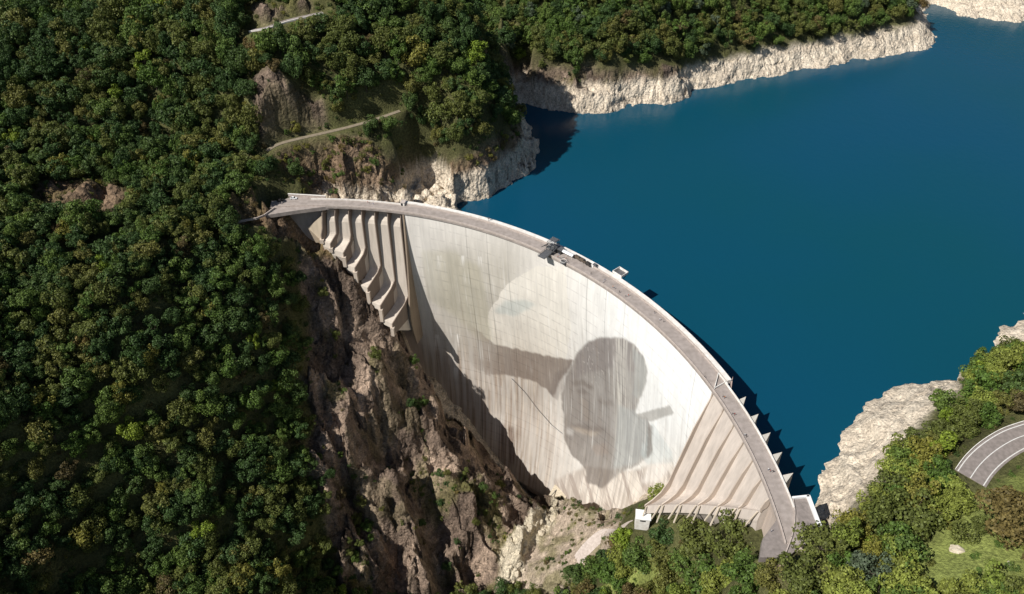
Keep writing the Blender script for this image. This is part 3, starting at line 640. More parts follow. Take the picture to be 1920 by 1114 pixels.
strip(13.6, 70.9, 8.0, 8.4, .004, .95, 'inner_parapet', 'parapet')
strip(13.6, 70.9, 9.0, 11.3, -.25, 1.05, 'upstream_coping', 'pale')
strip(13.7, 92, -.55, -.15, .004, 1.0, 'downstream_parapet', 'parapet', n=140); strip(-6, 13.7, -.55, -.15, .004, 1.0, 'downstream_parapet', 'parapet')
strip(-1, 13.5, 7.3, 7.7, .004, 1.0, 'upstream_parapet', 'pale'); strip(71.0, 88, 7.5, 7.95, .004, 1.0, 'upstream_parapet', 'pale')
strip(13.7, 92, .45, .75, .004, .16, 'kerb', 'parapet', n=140); strip(-5, 13.6, .9, 1.15, .004, .16, 'kerb', 'parapet')
for t in np.arange(74.2, 88, 2.62):
    b = MB(); a0, a1 = cyl(t-.55, R0+7.95, 0), cyl(t+.55, R0+7.95, 0); tip = cyl(t-.75, R0+12.9+(t-74)*.1, 0)
    if t > 86.5: break
    rings = []
    for z, k in ((-.15, 1), (-12, 1.15), (-60, 1.6)):
        cc = cyl(t, R0+7.95, 0); rings.append([cc+(q-cc)*k+np.array([0, 0, z]) for q in (a0, a1, tip)])
    b.sweep(rings); fin(b.build('upstream_fin', M['concrete']), (190, 184, 172))
b = MB(); t = 71.3; cc = cyl(t, R0+7.95, 0); b.sweep([[cc+(q-cc)*k+np.array([0, 0, z]) for q in (cyl(70.9, R0+11.2, 0), cyl(72.2, R0+7.95, 0), cyl(70.3, R0+14, 0))] for z, k in ((-.15, 1), (-12, 1.1), (-60, 1.4))])
fin(b.build('upstream_fin', M['concrete']), (170, 150, 140))
for t in (4.3, 6.4, 8.5, 10.6, 12.4):
    b = MB(); cc = cyl(t, R0+7.7, 0); b.sweep([[cc+(q-cc)*k+np.array([0, 0, z]) for q in (cyl(t-.28, R0+7.7, 0), cyl(t+.28, R0+7.7, 0), cyl(t+.18, R0+9.6, 0), cyl(t-.18, R0+9.6, 0))] for z, k in ((.5, 1), (-12, 1.1), (-50, 1.3))])
    fin(b.build('upstream_fin', M['concrete']), (150, 134, 122))
# forecourts at both ends
apron = MB(); tp = [tuple(q) for q in NAPPY]; n = len(tp)
apron.add([(x, y, -.02) for x, y, z in tp]+[(x, y, -3.5) for x, y, z in tp], [tuple(range(n)), tuple(range(2*n-1, n-1, -1))]+[(i, (i+1) % n, n+(i+1) % n, n+i) for i in range(n)])
o = apron.build('forecourt', M['asphalt']); tag(o, kind='structure')
wp = empty('boundary_wall', tuple(at(1515, 932, 0))); tag(wp, 'white boundary wall edging the forecourt at the right end of the dam', 'wall')
for a, b_, wd, m in ((NAPPY[0], NAPPY[1], .9, 'white'), (NAPPY[1], at(1537, 990, 0), 1.5, 'white')):
    b = MB(); d = (b_-a); L = np.hypot(d[0], d[1]); b.box((a+b_)/2+np.array([0, 0, .3]), (L+.6, wd, 1.5), math.atan2(d[1], d[0])); adopt(b.build('wall_segment', M[m]), wp)
b = MB(); pts = [at(1486, 935, 0), at(1490, 960, 0), at(1489, 985, 0), at(1484, 1008, 0), at(1470, 1045, 0)]
for a, b_ in zip(pts[:-1], pts[1:]): d = b_-a; b.box((a+b_)/2+np.array([0, 0, .35]), (np.hypot(d[0], d[1])+.2, .45, .75), math.atan2(d[1], d[0]))
o = b.build('divider_wall', M['parapet']); tag(o, 'low kerb wall dividing the dam road from the forecourt', 'low wall')
wpp = [at(495, 404, 0), at(512, 390, 0), at(530, 376, 0), at(545, 369, 0), at(610, 372.5, 0), at(640, 383, 0), at(600, 389, 0), at(560, 394, 0)]
b = MB(); n = len(wpp); b.add([(q[0], q[1], .012) for q in wpp]+[(q[0], q[1], -2.6) for q in wpp], [tuple(range(n)), tuple(range(2*n-1, n-1, -1))]+[(i, (i+1) % n, n+(i+1) % n, n+i) for i in range(n)])
o = b.build('parking_apron', M['deck']); tag(o, kind='structure')
pw = empty('retaining_wall', tuple(at(575, 369, 0))); tag(pw, 'pale low wall behind the white parked car at the left end of the dam', 'wall')
b = MB(); a, b_ = at(541, 368.5, 0), at(611, 372.5, 0); d = b_-a; b.box((a+b_)/2+np.array([0, .3, .9]), (np.hypot(d[0], d[1]), .6, 1.9), math.atan2(d[1], d[0])); adopt(b.build('wall_panel', M['parapet']), pw)
b = MB(); b.box((a+b_)/2+np.array([0, .3, 1.95]), (np.hypot(d[0], d[1])+.3, .9, .2), math.atan2(d[1], d[0])); adopt(b.build('coping', M['pale']), pw)
b = MB(); pts = [at(447, 415, 1), at(480, 410, .6), at(495, 404, .6), at(515, 390, .6)]
for a, b_ in zip(pts[:-1], pts[1:]): d = b_-a; b.box((a+b_)/2+np.array([0, 0, -.1]), (np.hypot(d[0], d[1])+.2, .6, 1.4), math.atan2(d[1], d[0]))
o = b.build('stone_wall', M['parapet']); tag(o, 'low stone wall leading off the left end of the dam road', 'wall')
# the sloping abutment gable under the left end
b = MB(); g0, g1, g2 = at(577, 427, -17), on_cyl(606, 402, R0-.5), on_cyl(606, 455, R0-1); g3 = at(592, 455, -26)
vs_ = [g0, g1, g2, g3]; b.add([tuple(v) for v in vs_]+[(v[0]+2.0, v[1]+7, v[2]-1) for v in vs_], [(0,1,2,3), (7,6,5,4), (0,4,5,1), (1,5,6,2), (2,6,7,3), (3,7,4,0)])
fin(b.build('abutment_gable', M['concrete']), (206, 190, 166))
# kiosk at the step of the crest, fence at the other step
k = empty('stair_kiosk', tuple(cyl(13.4, R0+8.4, 0)), -rad(13.4)); tag(k, 'small pale concrete kiosk with a dark doorway on the dam crest', 'kiosk')
b = MB(); b.box((0, 0, 1.1), (2.6, 3.6, 2.2)); b.build('kiosk_wall', M['pale'], k); b = MB(); b.box((0, 0, 2.3), (3.0, 4.0, .2)); b.build('roof', M['parapet'], k); b = MB(); b.box((-.4, -1.82, .95), (1.3, .1, 1.8)); b.build('doorway', M['glass'], k)
b = MB(); b.box((-1.32, 0, .95), (.1, 2.4, 1.8)); b.build('doorway', M['glass'], k)
k = empty('walkway_gate', tuple(cyl(70.9, R0+4, 0))); tag(k, 'low pale barrier crossing the dam road in a wedge above the last white stretch', 'barrier')
for a, b_ in ((cyl(70.9, R0+8.3, .5), cyl(71.4, R0+.6, .5)), (cyl(69.4, R0+8, .5), cyl(71.4, R0+.6, .5)), (cyl(69.4, R0+8, .5), cyl(71.3, R0+8.2, .5))):
    b = MB(); d = b_-a; b.box((a+b_)/2, (np.hypot(d[0], d[1]), .35, 1.0), math.atan2(d[1], d[0])); adopt(b.build('rail_panel', M['pale']), k)

# ------------------------------------------------------------------ roads
def ribbon(name, w3, half, m, lift=.0, off=0, thick=.25, n=8, h0=None):
    w3 = np.array(w3); pts = []
    for i in range(len(w3)-1):
        p0, p1, p2, p3 = w3[max(i-1, 0)], w3[i], w3[i+1], w3[min(i+2, len(w3)-1)]
        for u in np.arange(2)/2: pts.append(.5*((2*p1)+(-p0+p2)*u+(2*p0-5*p1+4*p2-p3)*u*u+(-p0+3*p1-3*p2+p3)*u**3))
    pts.append(w3[-1]); pts = np.array(pts); T = np.gradient(pts, axis=0); N = np.stack([-T[:, 1], T[:, 0], 0*T[:, 0]], 1); N /= np.linalg.norm(N, axis=1)[:, None]
    b = MB(); rings = []
    for p_, n_ in zip(pts, N):
        c = p_+n_*off+np.array([0, 0, lift]); rings.append([c-n_*half, c+n_*half, c+n_*half-np.array([0, 0, thick]), c-n_*half-np.array([0, 0, thick])])
    b.sweep(rings); return b.build(name, M[m])
tag(ribbon('east_road', ROADW['east'], 6.3, 'asphalt', .12, thick=.4), kind='structure')
for off, wd in ((-5.2, .2), (5.0, .2), (0, .18)): tag(ribbon('road_marking', ROADW['east'], wd, 'line', .13, off, .006), kind='structure')
tag(ribbon('hill_path', ROADW['path'], 1.6, 'track', .2, thick=.6), kind='structure')
tag(ribbon('upper_road', ROADW['upper'], 2.4, 'asphalt', .2, thick=.6), kind='structure')
tag(ribbon('foot_road', ROADW['foot'], 4.2, 'parapet', .2, thick=.6), kind='structure')
o = ribbon('guard_wall', ROADW['upper'], .3, 'pale', 1.0, -2.6, 1.0); tag(o, 'low pale guard wall along the upper forest road', 'wall')
o = ribbon('guard_rail', ROADW['east'], .15, 'pale', .9, 6.1, .5); tag(o, 'pale guard rail on the lake side of the curved asphalt road', 'guard rail')

# ------------------------------------------------------------------ things on and by the dam
def up(o, name): return o
def deckpt(px_, py_, z=0): return at(px_, py_, z)
def car(px_, py_, rz, paint, label):
    c = deckpt(px_, py_, 0); t = empty('car', (c[0], c[1], .02), rz); tag(t, label, 'car')
    b = MB(); rings = []
    for x, zt, wy_ in ((-2.25, .75, .8), (-2.15, .95, .88), (-1.2, 1.0, .9), (.9, .98, .9), (1.9, .82, .88), (2.2, .62, .78)):
        rings.append([(x, -wy_, .28), (x, wy_, .28), (x, wy_, zt*.8), (x, wy_*.9, zt), (x, -wy_*.9, zt), (x, -wy_, zt*.8)])
    b.sweep(rings); b.build('body', paint, t)
    b = MB(); rings = []
    for x, zt, wy_ in ((-1.95, .98, .76), (-1.45, 1.4, .66), (-.2, 1.47, .66), (.35, 1.42, .66), (1.05, .98, .76)): rings.append([(x, -.78, .96), (x, .78, .96), (x, wy_, zt), (x, -wy_, zt)])
    b.sweep(rings); b.build('windows', M['glass'], t)
    b = MB(); b.box((-.45, 0, 1.475), (1.5, 1.26, .06)); b.build('roof', paint, t)
    for x in (-1.4, 1.4):
        for y in (-.82, .82): b = MB(); b.tube((x, y-.1, .33), (x, y+.1, .33), .33, 12); b.build('wheel', M['rubber'], t)
    for y in (-.6, .6): b = MB(); b.box((2.18, y, .62), (.1, .3, .14)); b.build('headlight', M['white'], t)
    return t
car(551, 373, rad(2), M['white'], 'white car parked by the low wall at the left end of the dam')
car(526, 377, rad(28), M['dark'], 'black car parked in shade beyond the white car')
# people: one continuous skinned body each, in a few poses
def person_mesh(name, pose, top, legs):
    a = .22 if pose == 'walk' else .09
    J = {'pel': (0,0,.95), 'wst': (0,0,1.1), 'cst': (0,.0,1.35), 'nck': (0,0,1.5), 'hd0': (0,.02,1.58), 'hd1': (0,.03,1.68), 'hd2': (0,.02,1.77)}
    for s, q in ((-1, 'l'), (1, 'r')):
        J[q+'hip'] = (.1*s,0,.9); J[q+'kn'] = (.11*s, .03+a*s*.6, .5); J[q+'an'] = (.11*s, a*s*1.1-.02, .09); J[q+'to'] = (.12*s, a*s*1.1+.15, .04)
        J[q+'sh'] = (.19*s,0,1.43)
        if pose == 'lean': J[q+'el'] = (.25*s,.16,1.2); J[q+'wr'] = (.18*s,.38,1.15); J[q+'ha'] = (.17*s,.46,1.14)
        else: J[q+'el'] = (.25*s,-a*s*.4,1.14); J[q+'wr'] = (.25*s,.04-a*s*.7,.9); J[q+'ha'] = (.25*s,.06-a*s*.8,.81)
    R_ = dict(pel=.16, wst=.14, cst=.18, nck=.06, hd0=.08, hd1=.105, hd2=.07); 
    for q in 'lr': R_.update({q+'hip': .1, q+'kn': .062, q+'an': .045, q+'to': .04, q+'sh': .075, q+'el': .05, q+'wr': .034, q+'ha': .038})
    E = [('pel','wst'),('wst','cst'),('cst','nck'),('nck','hd0'),('hd0','hd1'),('hd1','hd2')]
    for q in 'lr': E += [('pel',q+'hip'),(q+'hip',q+'kn'),(q+'kn',q+'an'),(q+'an',q+'to'),('cst',q+'sh'),(q+'sh',q+'el'),(q+'el',q+'wr'),(q+'wr',q+'ha')]
    ks = list(J); me = bpy.data.meshes.new(name); me.from_pydata([J[k] for k in ks], [(ks.index(a_), ks.index(b_)) for a_, b_ in E], []); o = bpy.data.objects.new(name, me); C.objects.link(o)
    sk_ = o.modifiers.new('skin', 'SKIN'); 
    for i, k in enumerate(ks): me.skin_vertices[0].data[i].radius = (R_[k], R_[k]*(.75 if k in ('cst', 'pel', 'wst') else 1)); me.skin_vertices[0].data[i].use_root = (k == 'pel')
    ss = o.modifiers.new('sub', 'SUBSURF'); ss.levels = ss.render_levels = 1
    dg_ = bpy.context.evaluated_depsgraph_get(); m2 = bpy.data.meshes.new_from_object(o.evaluated_get(dg_)); bpy.data.objects.remove(o)
    m2.materials.clear(); m2.materials.append(M['skin']); m2.materials.append(top); m2.materials.append(legs); m2.materials.append(M['dark'])
    for p_ in m2.polygons:
        z = p_.center.z; x = abs(p_.center.x)
        p_.material_index = 3 if z < .1 or (z > 1.7 or (z > 1.62 and p_.center.y < -.02)) else 2 if z < .98 and not (x > .2) else 1 if z < 1.5 and not (z < .95) else 0
        p_.use_smooth = True
    return m2
cloth = {n: noise_mat('cloth_'+n, tuple(np.array(c)*.8), c, 3., .9, 0) for n, c in dict(red=(.45,.05,.04), white=(.7,.7,.68), black=(.02,.02,.025), blue=(.05,.12,.3), grey=(.25,.25,.26), denim=(.06,.09,.16), orange=(.6,.2,.04)).items()}
PM = [(person_mesh('person', ps, cloth[t], cloth[l]), t) for ps, t, l in (('stand','white','denim'), ('walk','red','black'), ('lean','black','denim'), ('walk','blue','grey'), ('stand','grey','black'), ('stand','black','black'), ('walk','orange','denim'))]
def person(px_, py_, k, rz, label, z=0, group='visitors on the dam crest'):
    c = deckpt(px_, py_, z); o = bpy.data.objects.new('person', PM[k][0]); C.objects.link(o); o.location = c; o.rotation_euler = (0, 0, rz); tag(o, label, 'person', group)
PEOPLE = [(1108, 515, 5, 'person in black on the road just right of the parked brown vans'), (1131, 530, 0, 'person in a white top on the road below the lookout cage, nearest the downstream parapet'), (1134, 527, 3, 'person in blue walking beside one in white below the lookout cage'),
 (1149, 540, 6, 'person in orange walking on the road past the lookout cage'), (1153, 542, 0, 'person in white walking just behind one in orange on the crest road'), (1161, 549, 5, 'person in black leaning close to the downstream parapet past the lookout cage'),
 (1173, 557, 4, 'person in grey standing on the road, left of a pair'), (1178, 556, 1, 'person in red walking in a pair on the crest road'), (1227, 588, 2, 'person in black alone by the inner parapet, halfway down the curve'), (1237, 601, 0, 'person in white alone in the middle of the road halfway down the curve'),
 (1244, 604, 4, 'person in grey a few steps behind one in white halfway down the curve'), (1321, 709, 2, 'person in black by the downstream parapet above the wedge barrier'), (1355, 745, 5, 'person in black at the downstream parapet just below the wedge barrier'), (1358, 747, 6, 'person in orange at the parapet just below the wedge barrier'),
 (1373, 777, 4, 'person in grey leaning at the parapet above the second spillway chute'), (1377, 779, 1, 'person in red beside one in grey above the second spillway chute'), (1396, 817, 0, 'person in white looking over the parapet at the small bay of the road'), (1399, 820, 5, 'person in black at the small bay of the road above the chutes'),
 (1440, 882, 0, 'person in white in the middle of the road beside the last upstream fins'), (1444, 885, 1, 'person in red in the middle of the road beside the last upstream fins'), (1449, 886, 5, 'person in black in the middle of the road beside the last upstream fins'),
 (1446, 997, 0, 'person in white alone near the right end of the dam road'), (690, 381, 1, 'person in red on the road above the left spillway'), (693, 383, 5, 'person in black on the road above the left spillway'), (700, 384, 3, 'person in blue on the road above the left spillway')]
for i, (a, b_, k, lb) in enumerate(PEOPLE): person(a, b_, k, i*1.7, lb)
# jump platform cluster in the middle of the crest
TJ = theta(at(1036, 470, 0)); jp = empty('jump_platform', tuple(cyl(TJ, R0+3, 0)), -rad(TJ)); tag(jp, 'dark steel jump platform and lattice tower across the middle of the dam crest', 'platform')
b = MB(); b.box((0, -5.2, 1.5), (5, 9, .25)); b.box((0, 2, 2.6), (6, 6, .2)); b.build('platform_floor', M['steel'], jp)
for x in (-2.9, 2.9):
    for y in (-.6, 4.8): b = MB(); b.tube((x, y, 0), (x*.8, y, 7.2), .16); b.build('tower_post', M['steel'], jp)
b = MB()
for x in (-2.9, 2.9):
    for a_, c_ in ((0, 2.6), (2.6, 5.0), (5.0, 7.2)):
        b.tube((x*(1-.028*a_), -.6, a_), (x*(1-.028*c_), 4.8, c_), .08); b.tube((x*(1-.028*a_), 4.8, a_), (x*(1-.028*c_), -.6, c_), .08); b.tube((x*(1-.028*c_), -.6, c_), (x*(1-.028*c_), 4.8, c_), .1)
for y in (-.6, 4.8):
    for z in (2.6, 5, 7.2): b.tube((-2.7, y, z), (2.7, y, z), .1)
    b.tube((-2.9, y, 0), (2.5, y, 5), .08); b.tube((2.9, y, 0), (-2.5, y, 5), .08)
b.build('lattice', M['steel'], jp)
b = MB(); b.box((0, 2.6, 7.5), (4.8, 5.2, .5), 0, .8); b.build('tower_top', M['steel'], jp)
b = MB()
for x in (-2.5, 2.5):
    b.tube((x, -9.6, 2.7), (x, -.8, 2.7), .07); b.tube((x, -9.6, 2.1), (x, -.8, 2.1), .05)
    for y in (-9.6, -7.4, -5.2, -3, -.8): b.tube((x, y, 1.5), (x, y, 2.7), .06)
b.tube((-2.5, -9.6, 2.7), (2.5, -9.6, 2.7), .07); b.build('railing', M['steel'], jp)
b = MB(); b.tube((0, -1, 7), (0, -9.5, 9.2), .2); b.tube((0, 4, 7.4), (0, -9.5, 9.2), .1); b.tube((-1.8, -1, 5), (0, -7, 8.6), .1); b.tube((1.8, -1, 5), (0, -7, 8.6), .1); b.build('jib', M['steel'], jp)
k = empty('control_cabin', tuple(cyl(TJ+1.1, R0+6.2, 0)), -rad(TJ)); tag(k, 'small dark cabin with a grey roof tucked behind the steel jump tower', 'cabin')
b = MB(); b.box((0, 0, 1.4), (3.4, 3, 2.8)); b.build('cabin_wall', M['dark'], k); b = MB(); b.box((0, 0, 2.9), (3.9, 3.5, .25)); b.build('roof', M['steel'], k); b = MB(); b.box((0, -1.52, 1.6), (2.2, .08, 1.0)); b.build('window', M['glass'], k)
k = empty('landing_frame', tuple(cyl(theta(at(1057, 493, 0)), R0-.6, 0)), -rad(TJ+2)); tag(k, 'beige round balcony hung over the downstream parapet beside the jump platform', 'balcony')
b = MB(); b.tube((0, -.4, .7), (0, -.4, 1.0), 1.9, 14); b.build('balcony_floor', M['steel'], k)
b = MB()
for i in range(14):
    a0 = 2*math.pi*i/14; a1 = 2*math.pi*(i+1)/14; b.tube((1.85*math.cos(a0), -.4+1.85*math.sin(a0), 2.1), (1.85*math.cos(a1), -.4+1.85*math.sin(a1), 2.1), .12); b.tube((1.85*math.cos(a0), -.4+1.85*math.sin(a0), 1), (1.85*math.cos(a0), -.4+1.85*math.sin(a0), 2.1), .05)
b.build('railing', M['pale'], k)
t1 = theta(at(1070, 476, 0)); k = empty('marquee', tuple(cyl(t1, R0+6.3, 0)), -rad(t1)); tag(k, 'long white canopy along the upstream edge right of the jump tower', 'canopy')
b = MB(); b.sweep([[(x, -1.5, 2.3), (x, 0, 3.0), (x, 1.5, 2.3), (x, 0, 2.85)] for x in (-4.2, 4.2)]); b.build('canopy_roof', M['white'], k)
for x in (-4, 0, 4):
    for y in (-1.4, 1.4): b = MB(); b.tube((x, y, 0), (x, y, 2.35), .06); b.build('post', M['white'], k)
def van(px_, py_, m, label, L=4.8, rz0=0):
    c = at(px_, py_, 0); th = theta(c); t = empty('van', (c[0], c[1], .02), -rad(th)+rz0); tag(t, label, 'van')
    b = MB(); b.sweep([[(x, -.95, .35), (x, .95, .35), (x, .9, zt*.7), (x, .8, zt), (x, -.8, zt), (x, -.9, zt*.7)] for x, zt in ((-L/2, 1.9), (-L/2+.1, 2.05), (L/2-1.6, 2.05), (L/2-.9, 1.35), (L/2, .9))]); b.build('body', m, t)
    b = MB(); b.box((L/2-1.22, 0, 1.72), (.5, 1.62, .5), 0, .85); b.build('windscreen', M['glass'], t)
    for x in (-L/2+.9, L/2-.9):
        for y in (-.88, .88): b = MB(); b.tube((x, y-.1, .36), (x, y+.1, .36), .36, 10); b.build('wheel', M['rubber'], t)
van(1084, 486, M['brown'], 'brown van on the crest nearest the white canopy, first of the three parked vehicles'); van(1093, 491, M['brown'], 'dark brown van close behind the first one on the crest', 4.2)
van(1104, 498, M['dark'], 'small black van on the crest with a white box beside it', 4.0); van(1117, 501.5, M['steel'], 'grey van, last of the row of vehicles on the crest towards the lookout cage', 3.6)
k = empty('equipment_box', tuple(at(1111, 500, 0)), -rad(50)); tag(k, 'white equipment box with a lid between the black van and the grey van', 'box'); b = MB(); b.box((0, 0, .55), (1.8, 1.3, 1.1)); b.build('box_body', M['white'], k); b = MB(); b.box((0, 0, 1.17), (1.9, 1.4, .12)); b.build('lid', M['pale'], k)
for i, (a, b_, kk, lb) in enumerate([(1073, 481, 5, 'person in black standing under the right end of the white canopy'), (1077, 482, 2, 'person in black with arms forward just right of the white canopy'), (1030, 479, 5, 'person in black at the foot of the steel jump tower on the downstream side'),
    (1046, 484, 1, 'person in red waiting right of the jump platform'), (1050, 486, 4, 'person in grey waiting right of the jump platform'), (1055, 484, 0, 'person in white waiting near the round balcony'), (1061, 487, 6, 'person in orange near the round balcony'), (1048, 479, 3, 'person in blue behind the group by the jump platform')]): person(a, b_, kk, i*2.1+.4, lb, group='crew and jumpers by the jump platform')
tg = theta(at(1155, 520, 0)); k = empty('lookout_cage', tuple(cyl(tg, R0+11, 0)), -rad(tg)); tag(k, 'steel framed lookout platform jutting over the lake from the upstream coping', 'platform')
b = MB(); b.box((0, 3.2, 1.0), (6.6, 6.0, .3)); b.build('platform_floor', M['steel'], k)
b = MB()
for y in (.4, 6.1): b.box((0, y, 1.9), (6.8, .25, 1.5))
for x in (-3.3, 3.3): b.box((x, 3.2, 1.9), (.25, 5.5, 1.5))
b.build('frame', M['pale'], k)
b = MB()
for x in (-2.8, 2.8): b.tube((x, 0, -5), (x, 5.5, .9), .2)
b.build('bracket', M['steel'], k)
th = theta(at(915, 418, 0)); k = empty('lamp_post', tuple(cyl(th, R0+8.9, 0)), 0); tag(k, 'short dark post with a box on the coping of the left part of the crest', 'post'); b = MB(); b.tube((0, 0, 0), (0, 0, 3), .15); b.build('post', M['steel'], k); b = MB(); b.box((0, 0, 3), (1.3, .7, .5)); b.build('box', M['steel'], k)  # plain dark post with a box, it carries no lamp
# small buildings at the foot
c = at(1205, 972, -93); k = empty('gauge_hut', tuple(c), rad(-8)); tag(k, 'small hut with a flat white roof at the foot of the right spillway', 'hut')
b = MB(); b.box((0, 0, -2), (7.5, 5.5, 10)); b.build('hut_wall', M['pale'], k); b = MB(); b.box((0, 0, 3.2), (8.4, 6.4, .4)); b.build('roof', M['white'], k); b = MB(); b.box((-3.8, 0, 1), (.12, 1.2, 2.2)); b.build('door', M['dark'], k)
b = MB(); b.box((0, -2.78, 1.4), (3.0, .1, 1.0)); b.build('window', M['glass'], k)
q = on_face(1046, 930); c = (q[0]-3, q[1]-7, q[2]-2); k = empty('outlet_house', c, rad(-38)); tag(k, 'angular concrete outlet house with a dark opening at the foot of the dam', 'outlet')
b = MB(); b.add([(-6,-5,-10),(6,-5,-10),(6,9,-10),(-6,9,-10),(-6,-5,4),(6,-5,0),(6,9,9),(-6,9,13)], [(0,3,2,1),(4,5,6,7),(0,1,5,4),(1,2,6,5),(2,3,7,6),(3,0,4,7)]); b.build('outlet_wall', M['boulder'], k)
b = MB(); b.add([(6.1,-3,-6),(6.1,6,-6),(6.1,6,6),(6.3,-3,-6),(6.3,6,-6),(6.3,6,6)], [(0,1,2),(5,4,3),(0,3,4,1),(1,4,5,2),(2,5,3,0)]); b.build('opening', M['glass'], k)  # dark triangular sheet standing in for the shadow on the block
b = MB(); b.box((-3, 2, 10.3), (.5, 9, .5)); b.build('beam', M['steel'], k)
c = hit_base(1668, 8); k = empty('farmhouse', (c[0], c[1], float(height(c[:1], c[1:2])[0])+2), .4); tag(k, 'tiny white house among trees above the far headland', 'house')
b = MB(); b.box((0, 0, 3), (9, 7, 6)); b.build('wall', M['white'], k); b = MB(); b.sweep([[(x, -4.2, 6.0), (x, 4.2, 6.0), (x, 0, 8.6)] for x in (-5, 5)]); b.build('roof', M['pale'], k); b = MB(); b.box((0, -3.53, 3.4), (1.4, .1, 1.4)); b.build('window', M['glass'], k)

def rock_mesh(seed):
    bm = bmesh.new(); bmesh.ops.create_icosphere(bm, subdivisions=3, radius=1); r = np.random.default_rng(seed); pl = r.normal(size=(9, 3)); pl /= np.linalg.norm(pl, axis=1)[:, None]; h = r.uniform(.55, .9, 9)
    for v in bm.verts:
        p = np.array(v.co)
        for n_, hh in zip(pl, h):
            d = p@n_
            if d > hh: p = p-n_*(d-hh)
        v.co = p*(1+.05*r.normal())
    me = bpy.data.meshes.new('boulder'); bm.to_mesh(me); bm.free(); me.materials.append(M['boulder']); return me
BM_ = [rock_mesh(i) for i in (1, 2, 3)]
def hit(px_, py_):
    d = ray(px_, py_); t = 130+np.arange(0, 900, 1.0); Q = np.array([0, 0, CAMH])[None]+d[None]*t[:, None]; b_ = Q[:, 2] < height(Q[:, 0], Q[:, 1]); i = int(np.argmax(b_)) if b_.any() else 0; return Q[i]
def boulder(px_, py_, r_, k, label, group=None, fl=.6):
    q = hit(px_, py_); o = bpy.data.objects.new('boulder', BM_[k]); C.objects.link(o); o.location = (q[0], q[1], q[2]+r_*.1); o.scale = (r_, r_*.8, r_*fl); o.rotation_euler = (.2*k, .1, px_*1.3); tag(o, label, 'boulder', group)
boulder(1795, 1036, 3.2, 0, 'flat pale boulder on the grass slope below the curved road'); boulder(1893, 1060, 1.6, 1, 'small pale stone near the bottom right corner on the grass')
rb_ = np.random.default_rng(12)
for i in range(26):
    t = rb_.uniform(0, 1); a = np.interp(t, [0, .35, .7, 1], [1022, 990, 965, 945])+rb_.uniform(-16, 22); b_ = np.interp(t, [0, .35, .7, 1], [968, 1005, 1060, 1108])
    boulder(a, b_, rb_.uniform(1.3, 3.4), i % 3, 'bleached angular boulder lying in the dry river bed below the dam', 'bleached boulders in the dry river bed', .8)

# ------------------------------------------------------------------ trees
def leafmat(name, c1, c2, c3=None):
    def f(n, l, b):
        oi = n.new('ShaderNodeObjectInfo'); g = n.new('ShaderNodeNewGeometry')
        r = n.new('ShaderNodeValToRGB'); e = r.color_ramp.elements; e[0].color = (*lin(c1), 1); e[1].color = (*lin(c2), 1); e[0].position = 0; e[1].position = 1
        if c3: q = e.new(.5); q.color = (*lin(c3), 1)
        l.new(oi.outputs['Random'], r.inputs[0])
        t = n.new('ShaderNodeTexNoise'); t.inputs['Scale'].default_value = .55; t.inputs['Detail'].default_value = 3; l.new(g.outputs['Position'], t.inputs['Vector'])
        mr = n.new('ShaderNodeMapRange'); mr.inputs['From Min'].default_value = .3; mr.inputs['From Max'].default_value = .7; mr.inputs['To Min'].default_value = .6; mr.inputs['To Max'].default_value = 1.4; l.new(t.outputs[0], mr.inputs['Value'])
        ri = n.new('ShaderNodeMapRange'); ri.inputs['To Min'].default_value = .65; ri.inputs['To Max'].default_value = 1.35; l.new(g.outputs['Random Per Island'], ri.inputs['Value'])
        m1 = n.new('ShaderNodeMath'); m1.operation = 'MULTIPLY'; l.new(mr.outputs[0], m1.inputs[0]); l.new(ri.outputs[0], m1.inputs[1])
        mx = n.new('ShaderNodeVectorMath'); mx.operation = 'SCALE'; l.new(r.outputs[0], mx.inputs[0]); l.new(m1.outputs[0], mx.inputs['Scale'])
        l.new(mx.outputs[0], b.inputs['Base Color']); b.inputs['Roughness'].default_value = .6; b.inputs['Specular IOR Level'].default_value = .25
        tr = n.new('ShaderNodeBsdfTranslucent'); l.new(mx.outputs[0], tr.inputs['Color']); ms = n.new('ShaderNodeMixShader'); ms.inputs[0].default_value = .22
        l.new(b.outputs[0], ms.inputs[1]); l.new(tr.outputs[0], ms.inputs[2]); l.new(ms.outputs[0], n['Material Output'].inputs['Surface'])
    return mat(name, f)
TINT = ['dark green', 'mid green', 'olive green', 'bright lime green', 'rusty brown', 'grey green', 'yellowish', 'light green']
LM = [leafmat('leaves_dark', (60,82,40), (74,92,44), (66,88,46)), leafmat('leaves_green', (80,104,42), (95,114,50), (84,104,48)), leafmat('leaves_olive', (97,103,49), (110,108,54), (90,99,47)),
      leafmat('leaves_lime', (115,134,45), (124,139,49)), leafmat('leaves_rust', (106,90,54), (117,103,57), (94,85,54)), leafmat('leaves_greygreen', (84,97,73), (99,110,87)), leafmat('leaves_yellow', (120,117,50), (125,122,57)), leafmat('leaves_light', (116,130,56), (132,142,64), (122,128,58))]
